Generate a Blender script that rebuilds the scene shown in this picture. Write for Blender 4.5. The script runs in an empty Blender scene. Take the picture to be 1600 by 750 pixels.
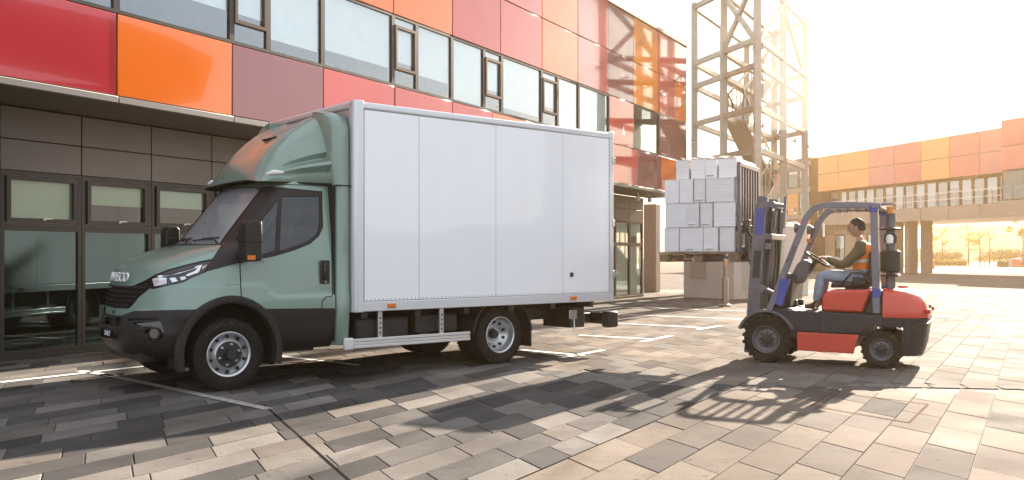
import bpy, bmesh, math, random
import numpy as np
from mathutils import Vector, Matrix
random.seed(7); rng = np.random.default_rng(5)
SC = bpy.context.scene
COL = SC.collection
R = math.radians

# ------------------------------------------------------------------ camera
FPX, CAMH, HOR = 1400.0, 1.347, 400.0          # focal length in photo pixels, eye height, horizon row
cam_d = bpy.data.cameras.new('camera'); cam = bpy.data.objects.new('camera', cam_d); COL.objects.link(cam)
cam.location = (0, 0, CAMH); cam.rotation_euler = (R(90), 0, 0)
cam_d.sensor_width = 36; cam_d.lens = FPX/1600*36; cam_d.shift_y = (HOR-375)/1600
cam_d.clip_end = 3000; cam_d.clip_start = .1
SC.camera = cam

# ------------------------------------------------------------------ sky, sun, exposure
SUN_AZ, SUN_EL = 33.5, 25.0                     # degrees right of the view direction, above the horizon
W = bpy.data.worlds.new('World'); SC.world = W; W.use_nodes = True
nt = W.node_tree; bgn = nt.nodes['Background']
sky = nt.nodes.new('ShaderNodeTexSky'); sky.sky_type = 'NISHITA'; sky.sun_disc = False
sky.sun_elevation = R(SUN_EL); sky.sun_rotation = R(SUN_AZ); sky.air_density = 1.0; sky.dust_density = 2.2; sky.ozone_density = 1
# thin bright cloud veil over the blue
tc = nt.nodes.new('ShaderNodeTexCoord'); mp = nt.nodes.new('ShaderNodeMapping'); mp.inputs['Scale'].default_value = (1.5, 1.5, 5)
nz = nt.nodes.new('ShaderNodeTexNoise'); nz.inputs['Scale'].default_value = 1.6; nz.inputs['Detail'].default_value = 7; nz.inputs['Roughness'].default_value = .62
rp = nt.nodes.new('ShaderNodeValToRGB'); rp.color_ramp.elements[0].position = .36; rp.color_ramp.elements[1].position = .66
rp.color_ramp.elements[0].color = (.35, .35, .35, 1); rp.color_ramp.elements[1].color = (1, 1, 1, 1)
mx = nt.nodes.new('ShaderNodeMix'); mx.data_type = 'RGBA'
mx.inputs[7].default_value = (6.75, 7.05, 7.5, 1)
nt.links.new(tc.outputs['Generated'], mp.inputs[0]); nt.links.new(mp.outputs[0], nz.inputs['Vector'])
nt.links.new(nz.outputs[0], rp.inputs[0]); nt.links.new(rp.outputs[0], mx.inputs[0])
nt.links.new(sky.outputs[0], mx.inputs[6]); nt.links.new(mx.outputs[2], bgn.inputs[0])
bgn.inputs[1].default_value = .053
sun_d = bpy.data.lights.new('sun', 'SUN'); sun_d.energy = 5.0; sun_d.angle = R(.6); sun_d.color = (1, .86, .70)
sun = bpy.data.objects.new('sun', sun_d); COL.objects.link(sun)
sdir = Vector((math.sin(R(SUN_AZ))*math.cos(R(SUN_EL)), math.cos(R(SUN_AZ))*math.cos(R(SUN_EL)), math.sin(R(SUN_EL))))
sun.rotation_euler = sdir.to_track_quat('Z', 'Y').to_euler(); sun.location = sdir*80
SC.view_settings.view_transform = 'Standard'; SC.view_settings.look = 'None'; SC.view_settings.gamma = 1
SC.view_settings.exposure = 2.2
SC.cycles.max_bounces = 8; SC.cycles.transparent_max_bounces = 16
SC.cycles.volume_bounces = 0; SC.cycles.caustics_reflective = False; SC.cycles.caustics_refractive = False

# ------------------------------------------------------------------ materials
MATS = {}
def mat(name, col, rough=.5, metal=0, coat=0, spec=.5, var=0, vscale=4, bump=0, bscale=60, sheen=0, dirt=0, attr=None):
    if name in MATS: return MATS[name]
    m = bpy.data.materials.new(name); m.use_nodes = True; t = m.node_tree; b = t.nodes['Principled BSDF']
    b.inputs['Base Color'].default_value = (*col, 1); b.inputs['Roughness'].default_value = rough; b.inputs['Metallic'].default_value = metal
    b.inputs['Coat Weight'].default_value = coat; b.inputs['Coat Roughness'].default_value = .04; b.inputs['Specular IOR Level'].default_value = spec
    tcn = t.nodes.new('ShaderNodeTexCoord'); src = None
    if var or dirt:
        n = t.nodes.new('ShaderNodeTexNoise'); n.inputs['Scale'].default_value = vscale; n.inputs['Detail'].default_value = 6
        t.links.new(tcn.outputs['Object'], n.inputs['Vector'])
        r_ = t.nodes.new('ShaderNodeMapRange'); r_.inputs[1].default_value = .3; r_.inputs[2].default_value = .7
        r_.inputs[3].default_value = 1-var; r_.inputs[4].default_value = 1+var
        t.links.new(n.outputs[0], r_.inputs[0])
        mm = t.nodes.new('ShaderNodeMix'); mm.data_type = 'RGBA'; mm.blend_type = 'MULTIPLY'; mm.inputs[0].default_value = 1
        mm.inputs[6].default_value = (*col, 1); t.links.new(r_.outputs[0], mm.inputs[7]); t.links.new(mm.outputs[2], b.inputs['Base Color'])
        if dirt:
            r2 = t.nodes.new('ShaderNodeMapRange'); r2.inputs[1].default_value = .35; r2.inputs[2].default_value = .7
            r2.inputs[3].default_value = rough; r2.inputs[4].default_value = min(1, rough+dirt); t.links.new(n.outputs[0], r2.inputs[0]); t.links.new(r2.outputs[0], b.inputs['Roughness'])
    if bump:
        n2 = t.nodes.new('ShaderNodeTexNoise'); n2.inputs['Scale'].default_value = bscale; n2.inputs['Detail'].default_value = 4
        t.links.new(tcn.outputs['Object'], n2.inputs['Vector'])
        bp = t.nodes.new('ShaderNodeBump'); bp.inputs['Strength'].default_value = bump; bp.inputs['Distance'].default_value = .01
        t.links.new(n2.outputs[0], bp.inputs['Height']); t.links.new(bp.outputs[0], b.inputs['Normal'])
    MATS[name] = m; return m
def glass(name, tint, ior=1.5, rough=.0, boost=0., wob=0, gtint=(.95, .97, 1), film=0):
    if name in MATS: return MATS[name]
    m = bpy.data.materials.new(name); m.use_nodes = True; t = m.node_tree; t.nodes.remove(t.nodes['Principled BSDF'])
    tr = t.nodes.new('ShaderNodeBsdfTransparent'); tr.inputs[0].default_value = (*tint, 1)
    gl = t.nodes.new('ShaderNodeBsdfGlossy'); gl.inputs['Roughness'].default_value = rough; gl.inputs[0].default_value = (*gtint, 1)
    fr = t.nodes.new('ShaderNodeFresnel'); fr.inputs[0].default_value = ior
    ad = t.nodes.new('ShaderNodeMath'); ad.operation = 'ADD'; ad.use_clamp = True; ad.inputs[1].default_value = boost
    mx_ = t.nodes.new('ShaderNodeMixShader'); t.links.new(fr.outputs[0], ad.inputs[0]); ge = t.nodes.new('ShaderNodeNewGeometry'); iv = t.nodes.new('ShaderNodeMath'); iv.operation = 'SUBTRACT'; iv.inputs[0].default_value = 1; t.links.new(ge.outputs['Backfacing'], iv.inputs[1]); ml = t.nodes.new('ShaderNodeMath'); ml.operation = 'MULTIPLY'; t.links.new(ad.outputs[0], ml.inputs[0]); t.links.new(iv.outputs[0], ml.inputs[1]); t.links.new(ml.outputs[0], mx_.inputs[0])
    t.links.new(tr.outputs[0], mx_.inputs[1]); t.links.new(gl.outputs[0], mx_.inputs[2])
    if wob:
        tcn = t.nodes.new('ShaderNodeTexCoord'); n2 = t.nodes.new('ShaderNodeTexNoise'); n2.inputs['Scale'].default_value = .8
        t.links.new(tcn.outputs['Object'], n2.inputs['Vector']); bp = t.nodes.new('ShaderNodeBump'); bp.inputs['Strength'].default_value = wob; bp.inputs['Distance'].default_value = .05
        t.links.new(n2.outputs[0], bp.inputs['Height']); t.links.new(bp.outputs[0], gl.inputs['Normal']); t.links.new(bp.outputs[0], fr.inputs['Normal'])
    if film:  # pale diffuse share; on the windscreen it replaces reflected sky
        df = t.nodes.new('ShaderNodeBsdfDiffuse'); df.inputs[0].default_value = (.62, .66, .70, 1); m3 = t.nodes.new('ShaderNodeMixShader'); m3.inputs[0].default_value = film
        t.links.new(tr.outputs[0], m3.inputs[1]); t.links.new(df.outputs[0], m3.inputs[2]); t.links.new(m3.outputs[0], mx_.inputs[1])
    t.links.new(mx_.outputs[0], t.nodes['Material Output'].inputs[0]); MATS[name] = m; return m

# ------------------------------------------------------------------ mesh helpers
def link(name, me, m=None, parent=None, loc=None, smooth=False):
    o = bpy.data.objects.new(name, me); COL.objects.link(o)
    if m is not None and not me.materials: me.materials.append(m)
    if parent is not None: o.parent = parent
    if loc is not None: o.location = loc
    if smooth: me.polygons.foreach_set('use_smooth', [True]*len(me.polygons))
    return o
def empty(name, loc=(0, 0, 0), rz=0, label=None, cat=None, group=None):
    o = bpy.data.objects.new(name, None); COL.objects.link(o); o.location = loc; o.rotation_euler = (0, 0, rz); o.empty_display_size = .2
    if label: tag(o, label, cat, group)
    return o
def tag(o, label=None, cat=None, group=None, kind=None):
    if label: o['label'] = label
    if cat: o['category'] = cat
    if group: o['group'] = group
    if kind: o['kind'] = kind
    return o
class B:
    """collects shapes for one mesh object"""
    def __init__(s): s.v = []; s.f = []
    def add(s, vs, fs):
        o = len(s.v); s.v += [tuple(v) for v in vs]; s.f += [tuple(i+o for i in f) for f in fs]; return s
    def box(s, x0, x1, y0, y1, z0, z1, M=None):
        vs = [Vector((x, y, z)) for x in (x0, x1) for y in (y0, y1) for z in (z0, z1)]
        if M is not None: vs = [M @ v for v in vs]
        return s.add(vs, [(0, 1, 3, 2), (4, 6, 7, 5), (0, 4, 5, 1), (2, 3, 7, 6), (0, 2, 6, 4), (1, 5, 7, 3)])
    def prism(s, poly, a0, a1, ax='y'):
        """poly of 2-D points: ax y -> (x,z), ax z -> (x,y), ax x -> (y,z)"""
        n = len(poly)
        def P(p, a): return (p[0], a, p[1]) if ax == 'y' else ((p[0], p[1], a) if ax == 'z' else (a, p[0], p[1]))
        vs = [P(p, a0) for p in poly]+[P(p, a1) for p in poly]
        return s.add(vs, [tuple(range(n)), tuple(range(2*n-1, n-1, -1))]+[(i, i+n, (i+1) % n+n, (i+1) % n) for i in range(n)])
    def tube(s, pts, r, seg=8, closed=False, up=None):
        pts = [Vector(p) for p in pts]; n = len(pts); rings = []; rr = r if hasattr(r, '__len__') else [r]*n
        prev = None
        for i, p in enumerate(pts):
            if closed: t = pts[(i+1) % n]-pts[i-1]
            else: t = pts[min(i+1, n-1)]-pts[max(i-1, 0)]
            t.normalize()
            if prev is None:
                a = Vector((0, 0, 1)) if abs(t.z) < .9 else Vector((1, 0, 0)); u = t.cross(a).normalized()
            else:
                u = (prev-t*prev.dot(t)).normalized()
            prev = u; w = t.cross(u)
            rings.append([p+(u*math.cos(k*2*math.pi/seg)+w*math.sin(k*2*math.pi/seg))*rr[i] for k in range(seg)])
        fs = []
        for i in range(n if closed else n-1):
            j = (i+1) % n
            for k in range(seg): fs.append((i*seg+k, i*seg+(k+1) % seg, j*seg+(k+1) % seg, j*seg+k))
        if not closed: fs += [tuple(range(seg-1, -1, -1)), tuple((n-1)*seg+k for k in range(seg))]
        return s.add([v for r_ in rings for v in r_], fs)
    def beam(s, p, q, w, h=None):
        """rectangular bar from p to q"""
        h = h or w; p = Vector(p); q = Vector(q); t = (q-p).normalized(); a = Vector((0, 0, 1)) if abs(t.z) < .95 else Vector((1, 0, 0))
        u = t.cross(a).normalized()*w/2; v = u.cross(t).normalized()*h/2
        vs = [e+u*i+v*j for e in (p, q) for i in (-1, 1) for j in (-1, 1)]
        return s.add(vs, [(0, 1, 3, 2), (4, 6, 7, 5), (0, 4, 5, 1), (2, 3, 7, 6), (0, 2, 6, 4), (1, 5, 7, 3)])
    def lathe(s, prof, seg=32, M=None, ax='y'):
        """profile (radius, axial) about the y axis, closed profile not needed"""
        n = len(prof); vs = []
        for k in range(seg):
            a = 2*math.pi*k/seg
            for r_, h in prof:
                v = Vector((r_*math.cos(a), h, r_*math.sin(a))) if ax == 'y' else Vector((r_*math.cos(a), r_*math.sin(a), h))
                vs.append(M @ v if M is not None else v)
        fs = []
        for k in range(seg):
            k2 = (k+1) % seg
            for i in range(n-1): fs.append((k*n+i, k*n+i+1, k2*n+i+1, k2*n+i))
        return s.add(vs, fs)
    def grid(s, rows, cu=False):
        n = len(rows[0]); vs = [p for r_ in rows for p in r_]; fs = []
        for i in range(len(rows)-1):
            for j in range(n if cu else n-1):
                k = (j+1) % n; fs.append((i*n+j, i*n+k, (i+1)*n+k, (i+1)*n+j))
        return s.add(vs, fs)
    def build(s, name, m, parent=None, smooth=False, bevel=0, seg=2, loc=None, fix=True, ang=40):
        me = bpy.data.meshes.new(name); me.from_pydata(s.v, [], s.f)
        if fix or bevel:
            bm = bmesh.new(); bm.from_mesh(me)
            bmesh.ops.recalc_face_normals(bm, faces=bm.faces)
            if bevel:
                es = [e for e in bm.edges if len(e.link_faces) == 2 and e.calc_face_angle(0) > R(25)]
                for f in bm.faces: f.smooth = False
                rb_ = bmesh.ops.bevel(bm, geom=es, offset=bevel, segments=seg, profile=.5, affect='EDGES', clamp_overlap=True)
                for f in rb_['faces']: f.smooth = True
            bm.to_mesh(me); bm.free()
        o = link(name, me, m, parent, loc)
        if smooth:
            me.polygons.foreach_set('use_smooth', [True]*len(me.polygons))
            try: me.set_sharp_from_angle(angle=R(ang))
            except Exception: pass
        return o
def text_obj(name, s, size, m, parent, M, extrude=.004, align='CENTER', bold=0, shear=0, xs=1):
    c = bpy.data.curves.new(name, 'FONT'); c.body = s; c.size = size; c.extrude = extrude; c.align_x = align; c.align_y = 'CENTER'; c.offset = bold; c.shear = shear
    o = bpy.data.objects.new(name, c); COL.objects.link(o)
    dg = bpy.context.evaluated_depsgraph_get(); me = bpy.data.meshes.new_from_object(o.evaluated_get(dg)); bpy.data.objects.remove(o)
    me.transform(M @ Matrix.Diagonal((xs, 1, 1, 1))); me.materials.clear(); me.materials.append(m)
    return link(name, me, m, parent)
def copy_tree(o, parent=None):
    c = o.copy(); COL.objects.link(c); c.parent = parent
    for ch in o.children: copy_tree(ch, c)
    return c
def ground(px, py):
    Y = FPX*CAMH/(py-HOR); return Vector(((px-800)/FPX*Y, Y, 0))

# ------------------------------------------------------------------ paving
AD = Vector((.508, .861, 0)); BD = Vector((.421, -.907, 0))      # the two joint directions of the paving
det = AD.x*BD.y-AD.y*BD.x
def ab(p): return ((p.x*BD.y-p.y*BD.x)/det, (AD.x*p.y-AD.y*p.x)/det)
def paver_mat():
    m = bpy.data.materials.new('paver_granite'); m.use_nodes = True; t = m.node_tree; b = t.nodes['Principled BSDF']
    at = t.nodes.new('ShaderNodeAttribute'); at.attribute_name = 'tone'
    g = t.nodes.new('ShaderNodeNewGeometry')
    n = t.nodes.new('ShaderNodeTexNoise'); n.inputs['Scale'].default_value = 70; n.inputs['Detail'].default_value = 8; n.inputs['Roughness'].default_value = .75
    n3 = t.nodes.new('ShaderNodeTexNoise'); n3.inputs['Scale'].default_value = 1.3; n3.inputs['Detail'].default_value = 6
    for k in (n, n3): t.links.new(g.outputs['Position'], k.inputs['Vector'])
    def rng_(src, a, c, lo=.3, hi=.7):
        q = t.nodes.new('ShaderNodeMapRange'); q.inputs[1].default_value = lo; q.inputs[2].default_value = hi; q.inputs[3].default_value = a; q.inputs[4].default_value = c; t.links.new(src, q.inputs[0]); return q.outputs[0]
    def mul(a, c):
        q = t.nodes.new('ShaderNodeMix'); q.data_type = 'RGBA'; q.blend_type = 'MULTIPLY'; q.inputs[0].default_value = 1; t.links.new(a, q.inputs[6]); t.links.new(c, q.inputs[7]); return q.outputs[2]
    c1 = mul(at.outputs['Color'], rng_(n.outputs[0], .62, 1.36)); c2 = mul(c1, rng_(n3.outputs[0], .8, 1.14))
    n4 = t.nodes.new('ShaderNodeTexNoise'); n4.inputs['Scale'].default_value = .45; n4.inputs['Detail'].default_value = 9; n4.inputs['Roughness'].default_value = .7
    t.links.new(g.outputs['Position'], n4.inputs['Vector']); c2 = mul(c2, rng_(n4.outputs[0], .66, 1.15, .32, .58))
    n5 = t.nodes.new('ShaderNodeTexNoise'); n5.inputs['Scale'].default_value = 9; n5.inputs['Detail'].default_value = 3
    t.links.new(g.outputs['Position'], n5.inputs['Vector']); c2 = mul(c2, rng_(n5.outputs[0], 1.0, .62, .66, .72))
    # scuffed wheel tracks left by the forklift and by turning vans
    for dx, dy, px_, py_ in ((-.88, .475, 3.2, 11.2), (-.88, .475, 3.65, 12.15), (.35, .94, -1.1, 6.0), (.35, .94, .45, 6.0)):
        l_ = math.hypot(dx, dy); nx, ny = -dy/l_, dx/l_
        d_ = t.nodes.new('ShaderNodeVectorMath'); d_.operation = 'DOT_PRODUCT'; d_.inputs[1].default_value = (nx, ny, 0); t.links.new(g.outputs['Position'], d_.inputs[0])
        sb_ = t.nodes.new('ShaderNodeMath'); sb_.operation = 'SUBTRACT'; sb_.inputs[1].default_value = nx*px_+ny*py_; t.links.new(d_.outputs['Value'], sb_.inputs[0])
        ab_ = t.nodes.new('ShaderNodeMath'); ab_.operation = 'ABSOLUTE'; t.links.new(sb_.outputs[0], ab_.inputs[0])
        wv = t.nodes.new('ShaderNodeMath'); wv.operation = 'MULTIPLY_ADD'; wv.inputs[1].default_value = .22; t.links.new(n4.outputs[0], wv.inputs[0]); t.links.new(ab_.outputs[0], wv.inputs[2])
        c2 = mul(c2, rng_(wv.outputs[0], .80, 1.0, .13, .24))
    t.links.new(c2, b.inputs['Base Color'])
    t.links.new(rng_(n3.outputs[0], .72, .92), b.inputs['Roughness'])
    bp = t.nodes.new('ShaderNodeBump'); bp.inputs['Strength'].default_value = .35; bp.inputs['Distance'].default_value = .006
    t.links.new(n.outputs[0], bp.inputs['Height']); t.links.new(bp.outputs[0], b.inputs['Normal'])
    b.inputs['Specular IOR Level'].default_value = .03
    return m
PAVM = paver_mat()
def far_ground_mat():
    m = bpy.data.materials.new('far_paving'); m.use_nodes = True; t = m.node_tree; b = t.nodes['Principled BSDF']
    g = t.nodes.new('ShaderNodeNewGeometry')
    ma = Matrix(((AD.x, BD.x), (AD.y, BD.y))).inverted()
    cb = t.nodes.new('ShaderNodeCombineXYZ')
    for i in range(2):
        d = t.nodes.new('ShaderNodeVectorMath'); d.operation = 'DOT_PRODUCT'; d.inputs[1].default_value = (ma[i][0], ma[i][1], 0)
        t.links.new(g.outputs['Position'], d.inputs[0]); t.links.new(d.outputs['Value'], cb.inputs[i])
    br = t.nodes.new('ShaderNodeTexBrick'); br.inputs['Scale'].default_value = 1; br.inputs['Brick Width'].default_value = .66; br.inputs['Row Height'].default_value = .40
    br.inputs['Mortar Size'].default_value = .006; br.inputs['Color1'].default_value = (.135, .12, .107, 1); br.inputs['Color2'].default_value = (.10, .09, .082, 1); br.inputs['Mortar'].default_value = (.10, .09, .08, 1)
    t.links.new(cb.outputs[0], br.inputs['Vector']); t.links.new(br.outputs['Color'], b.inputs['Base Color']); b.inputs['Roughness'].default_value = .9; b.inputs['Specular IOR Level'].default_value = .03
    return m
gb = B().add([(-400, -56, -.014), (400, -56, -.014), (400, 600, -.014), (-400, 600, -.014)], [(0, 1, 2, 3)])
plaza = gb.build('plaza_ground', far_ground_mat(), fix=False); tag(plaza, kind='structure')
bed = B().add([(-30, 1, -.0105), (40, 1, -.0105), (40, 36, -.0105), (-30, 36, -.0105)], [(0, 1, 2, 3)]).build('joint_bed', mat('joint_sand', (.07, .062, .055), .9, var=.3), plaza, fix=False)

BAND = [ground(*p) for p in ((700, 566), (770, 567), (850, 575.5), (905, 582), (960, 588.5), (1020, 593), (1080, 596.5), (1160, 599), (1300, 601), (1450, 603), (1620, 606), (1800, 609))]
def band_y(x):
    return float(np.interp(x, [p.x for p in BAND], [p.y for p in BAND]))
a1 = ab(ground(415, 635))[0]; b1 = ab(ground(1000, 668))[1]
LIGHT = [(.43, .395, .36), (.37, .345, .32), (.46, .43, .40), (.38, .34, .305), (.33, .31, .295)]
DARK = [(.18, .174, .172), (.21, .20, .196), (.25, .237, .228), (.155, .15, .15)]
WARM = [(.42, .35, .295), (.38, .315, .27), (.33, .285, .25), (.44, .375, .32), (.30, .26, .235)]
pieces = []
def add_piece(a0, a1_, b0, b1_, tone, g=.004):
    cs = [AD*x+BD*y for x, y in ((a0+g, b0+g), (a1_-g, b0+g), (a1_-g, b1_-g), (a0+g, b1_-g))]
    c = sum(cs, Vector())/4
    pieces.append((c, cs, tone, random.uniform(-.0022, .0022)))
def visible(c): return 4.7 < c.y < 33 and abs(c.x) < c.y*.62+.9
def shade(c, lo=.86, hi=1.14):
    k = random.uniform(lo, hi); return tuple(min(.6, x*k*.33) for x in c)
amin, amax = -2, 48
def field(b0, b1_, bw, al, tones, weights, cond, jitter=0, bond=.5):
    row = 0; y = b0
    while y < b1_-1e-6:
        h = min(bw, b1_-y); off = (row % 2)*bond*al + (random.uniform(-.12, .12)*al if jitter else 0)
        x = amin+off
        while x < amax:
            L = al*(random.choice((1, 1, 1, .66, 1.3)) if jitter else 1)
            c = AD*(x+L/2)+BD*(y+h/2)
            if visible(c) and cond(c):
                add_piece(x, x+L, y, y+h, shade(random.choices(tones, weights)[0]))
            x += L
        y += h; row += 1
# near-left field: long bond, light and dark granite; right field: broad warm slabs; inner field behind the curved band: pale small setts
near = lambda c: c.y < band_y(c.x)
field(b1-.355*46, b1, .355, .64, LIGHT+DARK, [3, 3, 3, 2, 3, 3, 3, 2.5, 2], near, 1)
field(b1, b1+.405*34, .405, .78, WARM+[(.21, .19, .18), (.17, .158, .15)], [4, 4, 3, 4, 3, 2, 1.2], near, 0)
field(b1-.40*60, b1+.40*40, .40, .60, WARM+LIGHT[:2]+[(.25, .22, .2)], [3, 3, 2, 3, 2, 3, 2, 1.5], lambda c: not near(c), 0)
def paver_mesh(items, name):
    bb = B(); tones = []
    for c, cs, tone, dz in items:
        n = len(cs); top = [c+(p-c)*(1-.006/max(.05, (p-c).length)) for p in cs]
        vs = [(p.x, p.y, dz) for p in top]+[(p.x, p.y, dz-.004) for p in cs]+[(p.x, p.y, -.012) for p in cs]
        fs = [tuple(range(n))]+[(i, i+n, (i+1) % n+n, (i+1) % n)[::-1] for i in range(n)]+[(i+n, i+2*n, (i+1) % n+2*n, (i+1) % n+n)[::-1] for i in range(n)]
        sgn = sum((cs[i].x*cs[(i+1) % n].y-cs[(i+1) % n].x*cs[i].y) for i in range(n))
        if sgn < 0: fs = [f[::-1] for f in fs]
        bb.add(vs, fs); tones += [tone]*len(fs)
    me = bpy.data.meshes.new(name); me.from_pydata(bb.v, [], bb.f)
    at = me.attributes.new('tone', 'FLOAT_COLOR', 'FACE'); at.data.foreach_set('color', [x for t_ in tones for x in (*t_, 1)])
    me.materials.append(PAVM); return me
def in_view(c): return c.y > 5.2 and abs(c.x) < c.y*.585
pieces.sort(key=lambda p: (not in_view(p[0]), p[0].y))
for p in pieces[:285]: link('paver', paver_mesh([p], 'paver'), PAVM, plaza)
o = link('paver_field', paver_mesh(pieces[285:], 'paver_field'), PAVM, plaza); tag(o, kind='stuff')
# curved band of pale setts
pts = []; 
for i in range(len(BAND)-1):
    for k in range(8): pts.append(BAND[i].lerp(BAND[i+1], k/8))
acc = [0]
for i in range(1, len(pts)): acc.append(acc[-1]+(pts[i]-pts[i-1]).length)
def along(s):
    i = min(max(int(np.searchsorted(acc, s))-1, 0), len(pts)-2); return pts[i].lerp(pts[i+1], (s-acc[i])/(acc[i+1]-acc[i]))
s_ = 0; band = empty('sett_band', (0, 0, 0)); tag(band, kind='structure')
while s_ < acc[-1]-.4:
    p, q = along(s_+.006), along(s_+.334); nrm = Vector((-(q-p).y, (q-p).x, 0)).normalized()*.11
    cs = [p-nrm, q-nrm, q+nrm, p+nrm]
    for z in cs: z.z = 0
    me = paver_mesh([(sum(cs, Vector())/4, cs, shade((.40, .365, .33)), .0012)], 'sett'); link('sett', me, PAVM, band); s_ += .34
# long open joints in the paving
jm = mat('open_joint', (.012, .010, .009), .9, spec=.02)
def strip(name, p, q, w, z, m, parent=None):
    p = Vector(p); q = Vector(q); t = (q-p); n_ = Vector((-t.y, t.x, 0)).normalized()*w/2
    return B().add([(*(v.xy), z) for v in (p-n_, q-n_, q+n_, p+n_)], [(0, 1, 2, 3)]).build(name, m, parent, fix=False)
strip('movement_joint', AD*a1+BD*(ab(ground(415, 635))[1]-.1), AD*a1+BD*(ab(ground(415, 635))[1]+4), .018, .0035, jm, plaza)
strip('movement_joint', AD*(ab(ground(1195, 580))[0])+BD*b1, AD*(-1)+BD*b1, .012, .0035, jm, plaza)
# drain cover frame let into the slabs on the right
dcs = [ground(*p) for p in ((1268, 634), (1300, 613), (1450, 632), (1420, 661))]
dr = empty('drain_cover', dcs[0]); tag(dr, 'recessed rusty-edged access cover filled with paving slabs right of the forklift shadow', 'drain cover')
rm = mat('rusty_edge', (.10, .05, .03), .9, spec=.02, var=.4, vscale=20)
for i in range(4):
    p, q = dcs[i]-dcs[0], dcs[(i+1) % 4]-dcs[0]
    strip('edge_frame', p, q, .02, .0042, rm, dr)
# painted parking lines
pm = mat('road_paint', (.78, .76, .72), .6, var=.12, vscale=9)
LINES = [((815, 547), (912, 556)), ((877, 559.5), (942, 547.5)), ((905, 524), (1022, 530.5)), ((1003, 534.5), (1050, 524.5)), ((900, 502), (1100, 512.5)), ((1090, 515), (1128, 509)),
         ((915, 489), (1165, 499.5)), ((978, 480.5), (1165, 486)), ((876, 492), (972, 480.5)), ((0, 598), (242, 571)), ((125, 580), (178, 588)), ((405, 553), (560, 571)), ((410, 548), (470, 541)), ((160, 585), (420, 640))]
for i, (p, q) in enumerate(LINES):
    l = strip('parking_line', ground(*p), ground(*q), .10, .0062, pm if i < 12 else mat('worn_shaded_paint', (.30, .28, .26), .8, var=.4, vscale=14), plaza)  # last lines: worn paint, tone also darkened to stand for truck shadow
# ------------------------------------------------------------------ the red and orange panelled building on the left
P0 = Vector((-6.53, 11.43, 0)); ND = Vector((.861, -.508, 0))     # start of its ground-floor wall, outward normal
OH = 1.37                                                         # overhang of the upper storey
FROT = math.atan2(AD.y, AD.x)
def Fu(px, v):
    k = (px-800)/FPX; q = P0+ND*v; return (k*q.y-q.x)/(AD.x-k*AD.y)
def Fz(px, py, v):
    q = P0+ND*v+AD*Fu(px, v); return CAMH+(HOR-py)*q.y/FPX
bld = empty('panel_building', P0, FROT, 'long office building with glossy red, orange and mauve panels above brown ground floor', 'building')
PCOL = {'crimson': (.42, .028, .04), 'orange': (.72, .15, .015), 'mauve': (.22, .075, .08), 'coral': (.52, .075, .065), 'red': (.47, .05, .05), 'amber': (.75, .24, .03), 'rose': (.50, .11, .105)}
def panel_mat(c):
    m = mat('panel_'+c, PCOL[c], .09, coat=1.0, var=.06, vscale=.7, spec=.5); m.node_tree.nodes['Principled BSDF'].inputs['Coat IOR'].default_value = 1.45; m.node_tree.nodes['Principled BSDF'].inputs['Coat Roughness'].default_value = .02; return m
frame_m = mat('dark_frame', (.028, .024, .022), .4, spec=.4)
trim_m = mat('soffit_trim', (.22, .20, .185), .45, metal=.3)
brown_m = mat('brown_cladding', (.125, .105, .094), .38, metal=.2, var=.08, vscale=1)
soff_m = mat('soffit_panel', (.10, .085, .075), .45, var=.08)
pane_m = glass('clear_pane', (.90, .94, .94), 1.5, boost=.22, wob=.01, gtint=(.86, .95, 1))
dark_pane_m = glass('tinted_pane', (.42, .52, .52), 1.5, boost=.06, wob=.02, gtint=(.66, .93, 1))
transom_m = glass('transom_pane', (.74, .80, .76), 1.5, boost=.04, wob=.01)
blind_m = mat('roller_blind', (.80, .85, .87), .8, var=.04)
lblind_m = mat('green_blind', (.74, .78, .62), .8, var=.05)
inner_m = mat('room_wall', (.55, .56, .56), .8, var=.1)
plant_m = mat('leaf_green', (.07, .13, .035), .6, var=.5, vscale=30)
ZS = 3.28
zz = [ZS]+[Fz(950, y, OH) for y in (222, 147, 77, 2)]
U0, U1 = -9.0, Fu(1073, OH); ULOW = Fu(1004, 0)
g = .012
def bpart(name, m, x0, x1, y0, y1, z0, z1, parent=bld, bevel=0):
    return B().box(x0, x1, y0, y1, z0, z1).build(name, m, parent, bevel=bevel, fix=bool(bevel))
# body behind the skins
core = mat('building_core', (.05, .045, .042), .8)
bpart('upper_core', core, U0, U1-.02, -OH+1.75, 14, ZS+.35, zz[4]-.05)
bpart('floor_slab', core, U0, U1-.02, -OH+.07, -OH+1.75, ZS+.07, zz[1]-.03)
bpart('ceiling_slab', core, U0, U1-.02, -OH+.07, -OH+1.75, zz[2]+.03, zz[4]-.05)
bpart('roof_coping', mat('coping', (.42, .33, .27), .5, metal=.3), U0, U1, -OH-.05, -OH+.4, zz[4], zz[4]+.10)
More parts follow.
